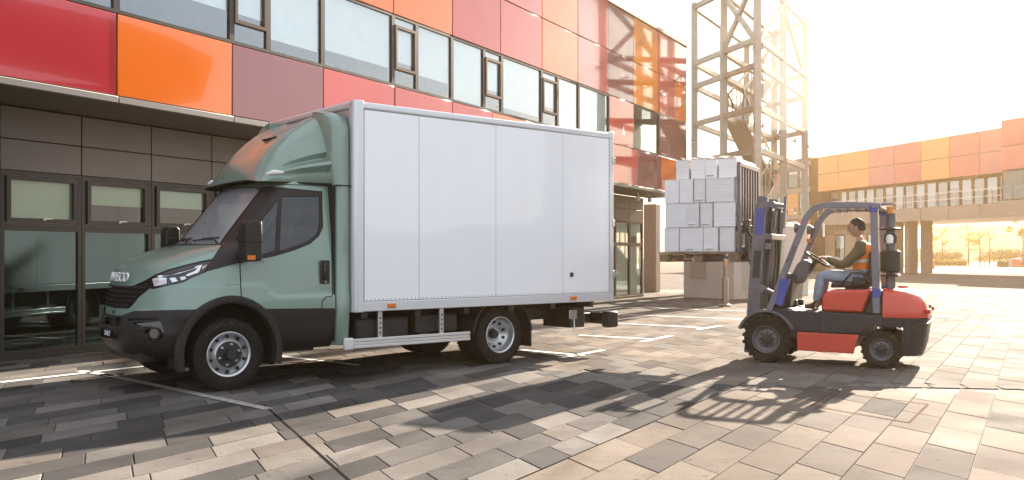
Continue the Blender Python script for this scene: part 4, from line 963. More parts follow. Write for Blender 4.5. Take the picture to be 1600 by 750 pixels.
# -- box body
X0b, X1b, Zb0, Zb1, HB = -1.335, -5.364, .737, 3.033, 1.10
seams = [tk(x, 300, HB).x for x in (655, 775, 880)]
xs_ = [X0b-.13]+seams+[X1b+.07]
for s in (1, -1):
    for i in range(4):
        B().box(xs_[i+1]+.0035, xs_[i]-.0035, min(s*HB, s*(HB-.03)), max(s*HB, s*(HB-.03)), Zb0+.115, Zb1-.085).build('side_panel', white, trk, bevel=.003)
    B().box(X1b, X0b-.0, min(s*(HB-.045), s*(HB-.06)), max(s*(HB-.045), s*(HB-.06)), Zb0+.02, Zb1-.02).build('wall_backing', seam_m, trk, fix=False)
    B().box(X1b+.0, X0b-.02, min(s*(HB+.006), s*(HB-.06)), max(s*(HB+.006), s*(HB-.06)), Zb0, Zb0+.11).build('bottom_rail', mat('rail_paint', (.66, .68, .71), .3, metal=.3), trk, bevel=.008)
    B().box(X1b+.02, X0b-.1, min(s*(HB+.008), s*(HB-.06)), max(s*(HB+.008), s*(HB-.06)), Zb1-.08, Zb1).build('top_rail', MATS['rail_paint'], trk, bevel=.022, seg=3)
    B().prism([(X0b, s*(HB-.10)), (X0b, s*(HB-.04)), (X0b-.01, s*(HB-.01)), (X0b-.035, s*(HB+.012)), (X0b-.12, s*(HB+.012)), (X0b-.12, s*(HB-.10))], Zb0-.005, Zb1+.012, 'z').build('front_post', MATS['rail_paint'], trk, bevel=.008)
    B().prism([(X1b-.01, s*(HB-.10)), (X1b-.01, s*(HB+.008)), (X1b+.065, s*(HB+.008)), (X1b+.065, s*(HB-.10))], Zb0-.005, Zb1-.005, 'z').build('rear_post', MATS['rail_paint'], trk, bevel=.006)
    for z in (Zb1-.02,): B().box(X1b-.02, X1b+.07, min(s*(HB-.12), s*(HB+.016)), max(s*(HB-.12), s*(HB+.016)), Zb1-.09, Zb1+.02).build('corner_cap', MATS['rail_paint'], trk, bevel=.02)
    rv = B()
    for k in range(72):
        x = X0b-.16-(X0b-X1b-.26)*k/71; rv.box(x-.006, x+.006, min(s*HB, s*(HB+.004)), max(s*HB, s*(HB+.004)), Zb0+.125, Zb0+.137)
    rv.build('rivet_row', mat('rivet', (.35, .35, .36), .5), trk, fix=False)
    rv = B()
    for k in range(44):
        z = Zb0+.2+k*.048; rv.box(X0b-.004, X0b+.003, min(s*(HB-.06), s*(HB-.05)), max(s*(HB-.06), s*(HB-.05)), z, z+.016)
        rv.box(X1b+.075, X1b+.083, min(s*HB, s*(HB+.003)), max(s*HB, s*(HB+.003)), z, z+.016)
    rv.build('rivet_column', MATS['rivet'], trk, fix=False)
    for px in (612, 896):
        q = tk(px, 480, HB+.01); B().box(q.x-.055, q.x+.055, min(s*(HB+.004), s*(HB+.024)), max(s*(HB+.004), s*(HB+.024)), Zb0+.03, Zb0+.08).build('side_marker', MATS['amber_lens'], trk, bevel=.01)
    for z in (1.05, 1.75, 2.6): B().box(X1b-.025, X1b+.02, min(s*(HB+.002), s*(HB+.022)), max(s*(HB+.002), s*(HB+.022)), z, z+.10).build('hinge', alu, trk, bevel=.006)
q = tk(893, 429, HB)
lk = B().box(q.x-.03, q.x+.03, HB, HB+.012, q.z-.028, q.z+.028).build('side_lock', glossb, trk, bevel=.006); B().tube([(q.x, HB+.01, q.z), (q.x, HB+.02, q.z)], .014, 10).build('lock_barrel', chrome, lk, True)
B().box(X0b-.06, X0b-.03, -HB+.1, HB-.1, Zb0+.02, Zb1-.03).build('front_wall', mat('front_wall_grey', (.50, .51, .53), .35, metal=.3), trk)
B().box(X0b-.12, X0b+.0, -HB+.02, HB-.02, Zb1-.075, Zb1+.014).build('front_header', MATS['rail_paint'], trk, bevel=.03, seg=3)
B().box(X1b+.02, X0b-.05, -HB+.05, HB-.05, Zb1-.04, Zb1-.012).build('box_roof', white, trk); B().box(X1b+.02, X0b-.05, -HB+.05, HB-.05, Zb0+.02, Zb0+.09).build('box_floor', chassis, trk)
for s in (1, -1): B().box(X1b-.006, X1b+.03, min(0, s*(HB-.10))+.004, max(0, s*(HB-.10))-.004, Zb0+.06, Zb1-.06).build('rear_door', white, trk, bevel=.004)
# -- chassis
for s in (1, -1): B().box(-5.15, .5, s*.42-.035, s*.42+.035, .48, .68).build('chassis_rail', chassis, trk)
cm = B()
for x in (-1.5, -2.2, -2.9, -3.6, -4.3, -5.0): cm.box(x-.04, x+.04, -1.05, 1.05, .66, .74)
cm.build('cross_bearers', chassis, trk)
B().box(-2.15, -1.45, .45, .95, .40, .66).build('fuel_tank', chassis, trk, bevel=.04); B().box(-2.85, -2.25, .45, .93, .44, .66).build('battery_box', chassis, trk, bevel=.02); B().box(-2.9, -1.5, -.95, -.45, .36, .66).build('adblue_tank', chassis, trk, bevel=.04)
B().tube([(.2, 0, .36), (-3.3, 0, .40)], .045, 10).build('prop_shaft', chassis, trk, True)
B().tube([(-3.495, -.8, .375), (-3.495, .8, .375)], .06, 12).lathe([(0, -.16), (.15, -.12), (.17, 0), (.15, .12), (0, .16)], 16, Matrix.Translation((-3.495, 0, .375))).build('rear_axle', chassis, trk, True)
B().tube([(0, -.8, .36), (0, .8, .36)], .05, 10).build('front_axle', chassis, trk, True)
# side guard: aluminium profile, end cap, two perforated hangers
gx0, gx1 = tk(538, 537, 1.06).x, tk(735, 525, 1.06).x; gz = tk(640, 532, 1.06).z
for s in (1, -1):
    ga = s*1.06; gb_ = s*1.03; zz0 = .335
    sg = B()
    for k in range(3): sg.box(gx1, gx0-.12, min(ga, gb_)-(0 if k != 1 else -.006), max(ga, gb_)-(.0 if k != 1 else .006), zz0+k*.036+.002, zz0+k*.036+.034)
    so = sg.build('side_guard', mat('guard_alu', (.78, .78, .77), .3, metal=.6), trk, bevel=.004)
    B().box(gx0-.12, gx0+.0, min(s*1.02, s*1.07), max(s*1.02, s*1.07), zz0-.012, zz0+.122).build('end_cap', mat('cap_grey', (.62, .62, .60), .5), so, bevel=.02)
    for px in (595, 691):
        x = tk(px, 505, 1.04).x; hb_ = B().box(x-.028, x+.028, min(s*1.0, s*1.03), max(s*1.0, s*1.03), zz0+.06, .737); ho_ = hb_.build('guard_hanger', alu, so, bevel=.003)
        for k in range(4): B().tube([(x, s*1.028, .49+k*.055), (x, s*1.033, .49+k*.055)], .011, 8).build('bolt_hole', seam_m, ho_, fix=False)
    # rear mudguard
    rows_ = []
    for a in np.linspace(.12, math.pi-.05, 26):
        rows_.append([(-3.495+r_*math.cos(a), s*y, .375+r_*math.sin(a)) for r_, y in ((.445, .60), (.445, 1.0), (.45, 1.02), (.475, 1.02), (.48, 1.0), (.48, .60))])
    mg = B().grid(rows_).build('rear_mudguard', blackp, trk, True)
    B().box(-3.495-.475, -3.495-.455, min(s*.62, s*1.01), max(s*.62, s*1.01), .19, .44).build('mud_flap', chassis, mg, bevel=.004)
# rear underrun bar and bracket
B().box(-5.02, -4.75, .35, .90, .38, .66).build('tail_bracket', chassis, trk, bevel=.01); B().box(-5.0, -4.75, -.90, -.35, .38, .66).build('tail_bracket', chassis, trk, bevel=.01)
ub = B().box(-5.52, -5.36, -1.02, 1.02, .40, .56).build('underrun_bar', glossb, trk, bevel=.02)
for s in (1, -1):
    B().box(-5.40, -4.8, s*.62-.05, s*.62+.05, .42, .55).build('bar_arm', blackp, ub, bevel=.01); B().box(-5.54, -5.34, min(s*.9, s*1.05), max(s*.9, s*1.05), .36, .585).build('bar_end', blackp, ub, bevel=.03)
B().box(-4.86, -4.72, .905, .92, .50, .62).build('hook_plate', alu, trk, bevel=.01); B().tube([(-4.79, .93, .5), (-4.79, .94, .36)], .012, 6).build('hook_strap', alu, trk)
# -- wheels
tyre_m = mat('tyre_rubber', (.018, .016, .015), .78, spec=.2, var=.25, vscale=14, bump=.2, bscale=160); rim_m = mat('rim_silver', (.55, .55, .56), .35, metal=.75, var=.06, vscale=9); hub_m = mat('hub_black', (.02, .02, .02), .4)
def make_tyre(bb, Rr, w, M, rim=.21):
    h = w/2
    prof = [(rim, -h*.72), (rim+.02, -h*.86), (Rr*.80, -h), (Rr*.94, -h*.93), (Rr*.985, -h*.82)]
    for i, x in enumerate(np.linspace(-.72, .72, 13)): prof.append((Rr if i % 3 else Rr-.009, h*x))
    prof += [(Rr*.985, h*.82), (Rr*.94, h*.93), (Rr*.80, h), (rim+.02, h*.86), (rim, h*.72)]
    bb.lathe(prof, 56, M)
    # tread blocks on the shoulder
    for k in range(56):
        a = 2*math.pi*k/56
        for s in (-1, 1):
            Mk = M @ Matrix.Rotation(-a, 4, 'Y'); bb.box(Rr*.955, Rr*1.0, s*h*.80-.018, s*h*.80+.018, -.010, .010, Mk)
def wheel(name, x, y, s, dual=False, front=True):
    w = B(); M = Matrix.Translation((x, y, .362)); Wd = .225
    wo = empty(name, (0, 0, 0)); wo.parent = trk
    make_tyre(w, .362, Wd, M); w.build('tyre', tyre_m, wo, True, ang=30)
    f = s*Wd/2
    rb = B()
    if front:
        rb.lathe([(.218, f*.80), (.228, f*.92), (.222, f*.95), (.205, f*.86), (.200, f*.45), (.19, f*.35), (.165, f*.55), (.150, f*.80), (.135, f*.92), (.0, f*.92)], 48, M)
    else:
        rb.lathe([(.218, f*.80), (.228, f*.92), (.222, f*.95), (.208, f*.86), (.200, f*.2), (.185, f*.0), (.165, f*-.15), (.15, f*-.35), (.11, f*-.6), (.0, f*-.6)], 48, M)
    ro = rb.build('rim', rim_m, wo, True, ang=35)
    hh = B()
    for k in range(10):
        a = 2*math.pi*(k+.5)/10; r_ = .178 if front else .155; fy = f*.50 if front else f*-.20; Mk = M @ Matrix.Rotation(a, 4, 'Y') @ Matrix.Translation((r_, fy, 0)); hh.lathe([(0, .012*s), (.017, .012*s), (.017, -.02*s)], 10, Mk)
    hh.build('hand_holes', seam_m, ro, fix=False)
    cb_ = B(); cy = f*.93 if front else f*-.58
    cb_.lathe([(.0, cy+.004*s), (.132, cy+.003*s), (.134, cy-.01*s)], 32, M) if front else None
    cb_.lathe([(0, cy+.075*s), (.045, cy+.075*s), (.055, cy+.06*s), (.06, cy), ], 24, M); cb_.build('hub', hub_m, wo, True, ang=35)
    for k in range(6):
        a = 2*math.pi*k/6+.3; Mk = M @ Matrix.Rotation(a, 4, 'Y') @ Matrix.Translation((.102 if front else .095, cy, 0)); B().lathe([(0, .03*s), (.008, .03*s), (.012, .018*s), (.015, .016*s), (.016, 0)], 6, Mk).build('wheel_nut', chrome, wo, fix=False)
    B().lathe([(.30, f*.99+s*.0025), (.302, f*.99+s*.004), (.304, f*.99+s*.0025)], 56, M).build('sidewall_ring', tyre_m, wo, True)
    if front and s > 0:
        for k, ch in enumerate('MICHELIN'):
            a = math.radians(90+46-k*7.4); Mt = Matrix(((-1, 0, 0), (0, 0, 1), (0, 1, 0))).to_4x4()
            Mk = Matrix.Translation((x-.308*math.cos(a)*-1*-1, y+f*.985, .362+.308*math.sin(a))) @ Matrix.Rotation(math.pi/2-a, 4, 'Y').inverted() @ Mt
            text_obj('tyre_letter', ch, .042, mat('tyre_letter', (.05, .047, .045), .6), wo, Mk, .002)
    return wo
wheel('front_wheel', 0, .97-.1125, 1); wheel('front_wheel', 0, -.97+.1125, -1)
wheel('rear_wheel', -3.495, .97-.1125, 1, front=False); wheel('rear_wheel', -3.495, -.97+.1125, -1, front=False)
for s in (1, -1):
    w = B(); make_tyre(w, .362, .215, Matrix.Translation((-3.495, s*(.97-.36), .362))); w.build('inner_rear_tyre', tyre_m, trk, True, ang=30)
half.free()
# ------------------------------------------------------------------ forklift (local x forward, y to its left, z up)
FF = Vector((-.88, .475, 0)).normalized(); FL = Vector((-FF.y, FF.x, 0)); FO = Vector((3.20, 11.29, 0))-FL*.56
FRZ = math.atan2(FF.y, FF.x)
fk = empty('forklift', FO, FRZ, 'red and charcoal counterbalance forklift with raised mast facing the truck', 'forklift')
fred = mat('forklift_red', (.55, .05, .025), .33, coat=.4, var=.06, vscale=3, dirt=.2); fgrey = mat('forklift_charcoal', (.028, .029, .037), .42, spec=.3, var=.12, vscale=6, dirt=.2)
fmet = mat('forklift_steel', (.13, .125, .135), .42, metal=.5, var=.15, vscale=8); fblk = mat('forklift_black', (.018, .017, .017), .55, var=.2, vscale=8); fblue = mat('forklift_blue', (.04, .06, .30), .4)
guard = mat('guard_grey', (.16, .155, .18), .4, metal=.2, var=.08)
def fp(name, m, poly, y0, y1, parent=None, bevel=.012, seg=2): return B().prism(poly, y0, y1).build(name, m, parent or fk, bevel=bevel, seg=seg)
HW = .52
# frame side: charcoal sill, red lower skirt, arches
fp('chassis_frame', fgrey, [(.10, .62), (-.02, .70), (-.30, .69), (-.36, .66), (-.64, .665), (-1.20, .64), (-1.20, .40), (-1.06, .36), (-.98, .18), (-.37, .18), (-.36, .30), (-.10, .45)], -HW+.03, HW-.03)
for s in (1, -1):
    y0, y1 = sorted((s*(HW-.04), s*(HW+.02)))
    fp('side_skirt', fred, [(-.375, .405), (-1.10, .395), (-1.06, .30), (-1.035, .165), (-.375, .175)], y0, y1, bevel=.008)
    fp('sill_panel', fgrey, [(-.25, .67), (-.64, .66), (-.64, .41), (-.36, .42), (-.30, .5)], y0, y1, bevel=.008)
    fp('side_panel', fgrey, [(-.645, .655), (-1.36, .64), (-1.36, .53), (-1.20, .50), (-1.10, .41), (-.645, .41)], y0, y1, bevel=.008)
    yb = sorted((s*(HW+.021), s*(HW+.027))); fp('badge_plate', fblk, [(-.76, .575), (-1.07, .57), (-1.07, .485), (-.76, .49)], *yb, bevel=.002)
    # front fender following the drive wheel
    rows_ = []
    for a in np.linspace(.35, 2.75, 16):
        rows_.append([(r_*math.cos(a), s*y, .30+r_*math.sin(a)) for r_, y in ((.335, .30), (.335, .57), (.345, .585), (.37, .585), (.375, .57), (.375, .30))])
    B().grid(rows_).build('front_fender', fmet, fk, True)
    fp('step', fblk, [(-.30, .44), (-.62, .44), (-.62, .41), (-.30, .41)], *sorted((s*.3, s*.53)), bevel=.004)
# engine hood (red), seat deck
fp('engine_hood', fred, [(-.645, .665), (-.655, .84), (-.69, .90), (-.76, .925), (-1.235, .945), (-1.13, .655)], -.47, .47, bevel=.04, seg=3)
fp('hood_gap', fblk, [(-1.14, .655), (-1.245, .93), (-1.36, .93), (-1.36, .655)], -.45, .45)
B().lathe([(0, .0), (.035, 0), (.035, .06), (.028, .07), (0, .07)], 14, Matrix.Translation((-1.27, .46, .68)), 'z').build('filler_cap', fblk, fk, True)
# counterweight: red cap over charcoal casting
def cw(name, m, zs_, x0, xr, hw, parent=None, nr=.14):
    rows_ = []
    for z, xr_, h_ in zs_:
        pts_ = [(x0, -h_), (xr_+.25, -h_)]
        for a in np.linspace(0, math.pi/2, 6)[1:]: pts_.append((xr_+.25-.25*math.sin(a), -h_+.22*(1-math.cos(a))))
        for a in np.linspace(math.pi/2, 0, 6)[:-1]: pts_.append((xr_+.25-.25*math.sin(a), h_-.22*(1-math.cos(a))))
        pts_ += [(xr_+.25, h_), (x0, h_)]; rows_.append([(a, b_, z) for a, b_ in pts_])
    bb = B().grid(rows_, cu=True); n = len(rows_[0]); bb.f.append(tuple(range(n))); bb.f.append(tuple((len(rows_)-1)*n+i for i in range(n))); return bb.build(name, m, parent or fk, True, ang=35)
cw('counterweight_cap', fred, [(.615, -1.845, .53), (.64, -1.855, .535), (.70, -1.85, .53), (.78, -1.83, .525), (.86, -1.78, .51), (.92, -1.70, .48), (.955, -1.60, .42)], -1.362, 0, .5)
cw('counterweight', fgrey, [(.16, -1.77, .47), (.30, -1.81, .505), (.56, -1.845, .53), (.61, -1.85, .535)], -1.66, 0, .5)
cw('rear_body', fgrey, [(.50, -1.80, .515), (.61, -1.80, .515)], -1.30, 0, .5)
B().box(-1.858, -1.80, -.12, .12, .66, .76).build('tow_recess', fblk, fk)
B().box(-1.86, -1.35, -.538, .538, .552, .562).build('casting_groove', fblk, fk)
for s in (1, -1): B().box(-1.875, -1.82, s*.36-.09, s*.36+.09, .67, .72).build('rear_lamp', mat('rear_lamp_red', (.45, .02, .02), .2), fk, bevel=.01)
B().tube([(-1.55, .1, .95), (-1.55, .1, .985)], .06, 14).build('radiator_cap', fred, fk, True)
# overhead guard
for s in (1, -1):
    y = s*.50; 
    pts_ = [(-.03, y, .66), (-.30, y, 1.36), (-.47, y, 1.80), (-.52, y, 1.88), (-.58, y, 1.935), (-.66, y, 1.965), (-.75, y, 1.972), (-1.30, y, 1.955)]
    rows_ = []
    for i, p in enumerate(pts_):
        a = Vector(pts_[max(i-1, 0)]); b_ = Vector(pts_[min(i+1, len(pts_)-1)]); t_ = (b_-a).normalized(); n_ = Vector((-t_.z, 0, t_.x)).normalized(); p = Vector(p)
        rows_.append([tuple(p+n_*dn+Vector((0, dy, 0))) for dn, dy in ((-.038, -.03), (-.038, .03), (.038, .03), (.038, -.03))])
    bb = B().grid(rows_, cu=True); bb.f += [(0, 1, 2, 3), tuple(len(bb.v)-4+i for i in range(4))]; bb.build('guard_front_leg', guard, fk, bevel=.008)
    rl = B().prism([(-1.22, 1.95), (-1.305, 1.95), (-1.335, .66), (-1.25, .66)], y-.035, y+.035).build('guard_rear_leg', guard, fk, bevel=.008)
    B().prism([(-1.243, .96), (-1.338, .96), (-1.336, .85), (-1.247, .85)], y-.038, y+.038).build('blue_band', fblue, rl); B().prism([(-1.212, 1.955), (-1.312, 1.955), (-1.308, 1.87), (-1.217, 1.87)], y-.038, y+.038).build('blue_band', fblue, rl)
    yb = sorted((s*.531, s*.536)); fp('blue_sticker', fblue, [(-.10, .74), (-.19, .72), (-.285, 1.06), (-.16, 1.06)], *sorted((s*.455, s*.535)), bevel=.003)
    B().tube([(-.24, s*.535, 1.28), (-.27, s*.575, 1.30), (-.33, s*.575, 1.46), (-.35, s*.535, 1.46)], .012, 8).build('grab_handle', guard, fk, True)
for k in range(6):
    x = -.70-k*.11; B().box(x-.02, x+.02, -.47, .47, 1.945, 1.985).build('guard_bar', guard, fk, bevel=.004)
B().box(-1.34, -1.24, -.54, .54, 1.92, 1.98).build('guard_rear_bar', guard, fk, bevel=.008)
# beacon and exhaust stack behind the rear leg
B().lathe([(0, 1.86), (.035, 1.86), (.035, 1.92), (.045, 1.925), (.045, 1.935), (0, 1.935)], 16, Matrix.Translation((-1.43, .38, 0)), 'z').build('beacon', mat('beacon_orange', (.75, .22, .02), .3), fk, True)
B().tube([(-1.30, .38, 1.975), (-1.47, .38, 1.975)], .02, 8).build('beacon_bracket', guard, fk)
B().lathe([(.055, .95), (.055, 1.86), (0, 1.86)], 16, Matrix.Translation((-1.43, .30, 0)), 'z').build('exhaust_stack', fmet, fk, True)
for z0, z1, r_ in ((1.15, 1.42, .115), (1.50, 1.62, .075), (1.66, 1.69, .13), (1.10, 1.13, .125)): B().lathe([(0, z0), (r_*.8, z0), (r_, z0+.02), (r_, z1-.02), (r_*.8, z1), (0, z1)], 18, Matrix.Translation((-1.43, .34, 0)), 'z').build('air_cleaner', fblk, fk, True)
B().lathe([(0, 1.49), (.04, 1.5), (.045, 1.56), (.03, 1.6), (0, 1.61)], 14, Matrix.Translation((-1.43, .44, 0)), 'z').build('pre_filter_bowl', mat('bowl_clear', (.75, .72, .68), .2), fk, True)
# dashboard, steering column, steering wheel, levers
fp('cowl', fblk, [(-.05, .68), (-.10, 1.05), (-.22, 1.14), (-.30, 1.10), (-.26, .69)], -.40, .40, bevel=.03)
fp('column_cover', mat('cover_grey', (.12, .11, .11), .55), [(-.20, 1.06), (-.29, 1.24), (-.36, 1.31), (-.46, 1.27), (-.43, 1.12), (-.36, 1.0), (-.27, .98)], -.10, .12, bevel=.03, seg=3)
sx = Vector((-.53, .02, 1.31)); ax = Vector((-.55, 0, .83)).normalized(); u_ = Vector((0, 1, 0)); w_ = ax.cross(u_).normalized()
fsw = B().tube([sx+(u_*math.cos(a)+w_*math.sin(a))*.175 for a in a_], .014, 8, True)
for a in (.5, 2.6, 4.7): fsw.tube([sx-ax*.03, sx+(u_*math.cos(a)+w_*math.sin(a))*.17], .011, 6)
fsw.tube([sx-ax*.2, sx-ax*.02], .03, 10).build('steering_wheel', fblk, fk, True)
for k in range(3): B().tube([(-.28, -.12-k*.09, 1.08), (-.38, -.12-k*.09, 1.28)], .009, 6).lathe([(0, -.02), (.02, 0), (0, .02)], 8, Matrix.Translation((-.385, -.12-k*.09, 1.29)), 'z').build('lever', fblk, fk, True)
B().box(-.62, -.05, -.44, .44, .655, .668).build('floor_plate', fblk, fk)
for k in range(3): B().box(-.25-.04*k, -.14-.04*k, .22-k*.2, .30-k*.2, .70, .78).build('pedal', fblk, fk, bevel=.008)
# seat
fseat = mat('forklift_seat', (.02, .02, .022), .55, bump=.1)
fp('seat_cushion', fseat, [(-.72, .95), (-.74, 1.02), (-.82, 1.04), (-1.16, 1.01), (-1.20, .955)], -.24, .26, bevel=.03, seg=3)
fp('seat_back', fseat, [(-1.10, 1.02), (-1.20, .98), (-1.28, 1.20), (-1.26, 1.40), (-1.21, 1.43), (-1.17, 1.38), (-1.17, 1.2)], -.21, .23, bevel=.035, seg=3)
B().tube([(-1.18, .28, 1.02), (-1.12, .30, 1.13), (-.98, .30, 1.14), (-.90, .30, 1.04), (-.88, .28, 1.0)], .014, 8).build('seat_rail', fblk, fk, True); fp('seat_lever_box', fblk, [(-.98, .99), (-1.15, .99), (-1.12, 1.08), (-1.0, 1.09)], .24, .30)
# wheels
ind_t = mat('forklift_tyre', (.022, .019, .017), .85, spec=.15, var=.35, vscale=9, bump=.4, bscale=60)
def fwheel(name, x, y, Rr, w, s, lugs):
    wo = empty(name, (0, 0, 0)); wo.parent = fk; M = Matrix.Translation((x, y, Rr)); h = w/2; bb = B()
    bb.lathe([(Rr*.55, -h*.8), (Rr*.6, -h*.95), (Rr*.82, -h), (Rr*.93, -h*.9), (Rr*.955, -h*.6), (Rr*.955, h*.6), (Rr*.93, h*.9), (Rr*.82, h), (Rr*.6, h*.95), (Rr*.55, h*.8)], 40, M)
    for k in range(lugs):
        a = 2*math.pi*k/lugs
        for q in (-1, 1):
            Mk = M @ Matrix.Rotation(-(a+(.5*2*math.pi/lugs if q > 0 else 0)), 4, 'Y')
            bb.box(Rr*.92, Rr, min(q*h*.12, q*h*.98), max(q*h*.12, q*h*.98), -Rr*.065, Rr*.065, Mk); bb.box(Rr*.80, Rr*.985, min(q*h*.93, q*h*1.02), max(q*h*.93, q*h*1.02), -Rr*.06, Rr*.06, Mk)
    bb.build('tyre', ind_t, wo)
    f = s*h
    B().lathe([(Rr*.56, f*.8), (Rr*.58, f*.9), (Rr*.54, f*.88), (Rr*.50, f*.5), (Rr*.40, f*.35), (Rr*.30, f*.42), (0, f*.42)], 32, M).build('rim', fmet, wo, True, ang=40)
    hb = B().lathe([(Rr*.22, f*.42), (Rr*.20, f*.75), (Rr*.12, f*.85), (0, f*.85)], 20, M)
    for k in range(8):
        a = 2*math.pi*k/8; Mk = M @ Matrix.Rotation(a, 4, 'Y') @ Matrix.Translation((Rr*.28, f*.45, 0)); hb.lathe([(0, .03*s), (.014, .03*s), (.016, -.01*s)], 6, Mk)
    hb.build('hub', fblk, wo, True, ang=40)
fwheel('drive_wheel', 0, .455, .30, .21, 1, 20); fwheel('drive_wheel', 0, -.455, .30, .21, -1, 20)
fwheel('steer_wheel', -1.345, .44, .232, .17, 1, 18); fwheel('steer_wheel', -1.345, -.44, .232, .17, -1, 18)
B().tube([(0, -.4, .3), (0, .4, .3)], .09, 12).build('drive_axle', fblk, fk, True); B().tube([(-1.345, -.4, .232), (-1.345, .4, .232)], .06, 12).build('steer_axle', fblk, fk, True)
# mast, tilted slightly back
TM = Matrix.Translation((.22, 0, .12)) @ Matrix.Rotation(R(-4.0), 4, 'Y')
def mbox(bb, *a): return bb.box(*a, TM)
for s in (1, -1):
    mr = mbox(mbox(B(), -.07, .09, min(s*.37, s*.42), max(s*.37, s*.42), -.02, 1.90), .05, .09, min(s*.28, s*.37), max(s*.28, s*.37), -.02, 1.90).build('mast_rail', fmet, fk, bevel=.004)
    mbox(B(), -.045, .055, min(s*.421, s*.424), max(s*.421, s*.424), 1.50, 1.84).build('blue_sticker', fblue, mr, fix=False); mbox(B(), -.04, .05, min(s*.421, s*.424), max(s*.421, s*.424), .95, 1.30).build('black_plate', fblk, mr, fix=False)
    mbox(B(), -.05, .07, min(s*.30, s*.35), max(s*.30, s*.35), .0, 2.0).build('inner_mast_rail', fmet, fk, bevel=.004)
    B().tube([TM @ Vector((-.12, s*.24, .05)), TM @ Vector((-.12, s*.24, 1.82))], .035, 10).build('lift_cylinder', fmet, fk, True); B().tube([TM @ Vector((-.12, s*.24, 1.8)), TM @ Vector((-.12, s*.24, 1.95))], .02, 8).build('lift_rod', chrome, fk, True)
    B().tube([(.06, s*.40, .93), (-.14, s*.40, .83)], .028, 10).build('tilt_cylinder', fmet, fk, True); B().tube([(.10, s*.36, .93), (.10, s*.46, .93)], .055, 14).build('tilt_pin', fmet, fk, True)
    B().tube([TM @ Vector((0, s*.16, .1)), TM @ Vector((0, s*.16, 1.9))], .018, 6).build('lift_chain', fblk, fk)
    B().tube([TM @ Vector((-.14, s*.10, .2)), TM @ Vector((-.16, s*.10, 1.2)), TM @ Vector((-.12, s*.11, 1.85))], .014, 6).build('hydraulic_hose', fblk, fk, True)
for z in (.10, 1.45, 1.86): mbox(B(), -.16, -.07, -.42, .42, z, z+.07).build('mast_crossbar', fmet, fk, bevel=.006)
mbox(B(), -.30, -.10, .44, .46, 1.86, 1.90).box(-.32, -.29, .42, .48, 1.60, 2.0, TM).build('lamp_arm', fmet, fk); mbox(B(), -.15, -.08, .40, .45, 1.32, 1.40).build('mast_clamp', fmet, fk, bevel=.01)
# work lamps on the guard
for s in (1, -1):
    c = Vector((-.36, s*.43, 1.70)); B().lathe([(0, -.05), (.035, -.045), (.062, 0), (.066, .03), (0, .035)], 18, Matrix.Translation(c) @ Matrix.Rotation(R(-90), 4, 'Z')).build('work_lamp', fmet, fk, True)
    B().box(-.38, -.33, s*.40-.04, s*.40+.04, 1.52, 1.58).build('indicator_lamp', mat('indicator_orange', (.6, .12, .03), .3), fk, bevel=.008); B().tube([tuple(c), (-.42, s*.47, 1.70)], .012, 6).build('lamp_bracket', fmet, fk)
B().box(-.545, -.53, -.44, -.36, 1.60, 1.78).build('guard_notice', mat('notice_white', (.7, .7, .68), .6), fk)
# fork carriage, load backrest and forks, raised
CX = .33
cgm = B().box(CX, CX+.05, -.46, .46, 1.36, 1.46).box(CX, CX+.05, -.46, .46, 1.66, 1.76).box(CX-.06, CX, -.30, -.22, 1.30, 1.82).box(CX-.06, CX, .22, .30, 1.30, 1.82).build('fork_carriage', fmet, fk, bevel=.005)
bk = B().box(CX, CX+.04, -.53, -.47, 1.40, 2.56).box(CX, CX+.04, .47, .53, 1.40, 2.56).box(CX, CX+.04, -.47, .47, 2.50, 2.56).build('load_backrest', fmet, fk, bevel=.005)
for k in range(6): B().box(CX+.003, CX+.037, -.36+k*.144-.018, -.36+k*.144+.018, 1.76, 2.50).build('backrest_bar', fmet, bk, fix=False)
for s in (1, -1): B().box(CX+.05, CX+.09, s*.28-.05, s*.28+.05, 1.305, 1.80).prism([(CX+.05, 1.305), (CX+1.02, 1.33), (CX+1.02, 1.342), (CX+.09, 1.345), (CX+.05, 1.345)], s*.28-.05, s*.28+.05).build('fork', fmet, fk)
for s in (-1, 1): B().tube([TM @ Vector((.0, s*.16, 1.88)), (CX-.03, s*.16, 1.5)], .012, 6).build('carriage_chain', fblk, fk)
B().tube([(CX-.02, .33, 1.40), (CX-.10, .36, 1.2), (CX-.10, .36, 1.6), (CX-.02, .30, 1.7)], .014, 8).build('carriage_hose', fblk, fk, True)

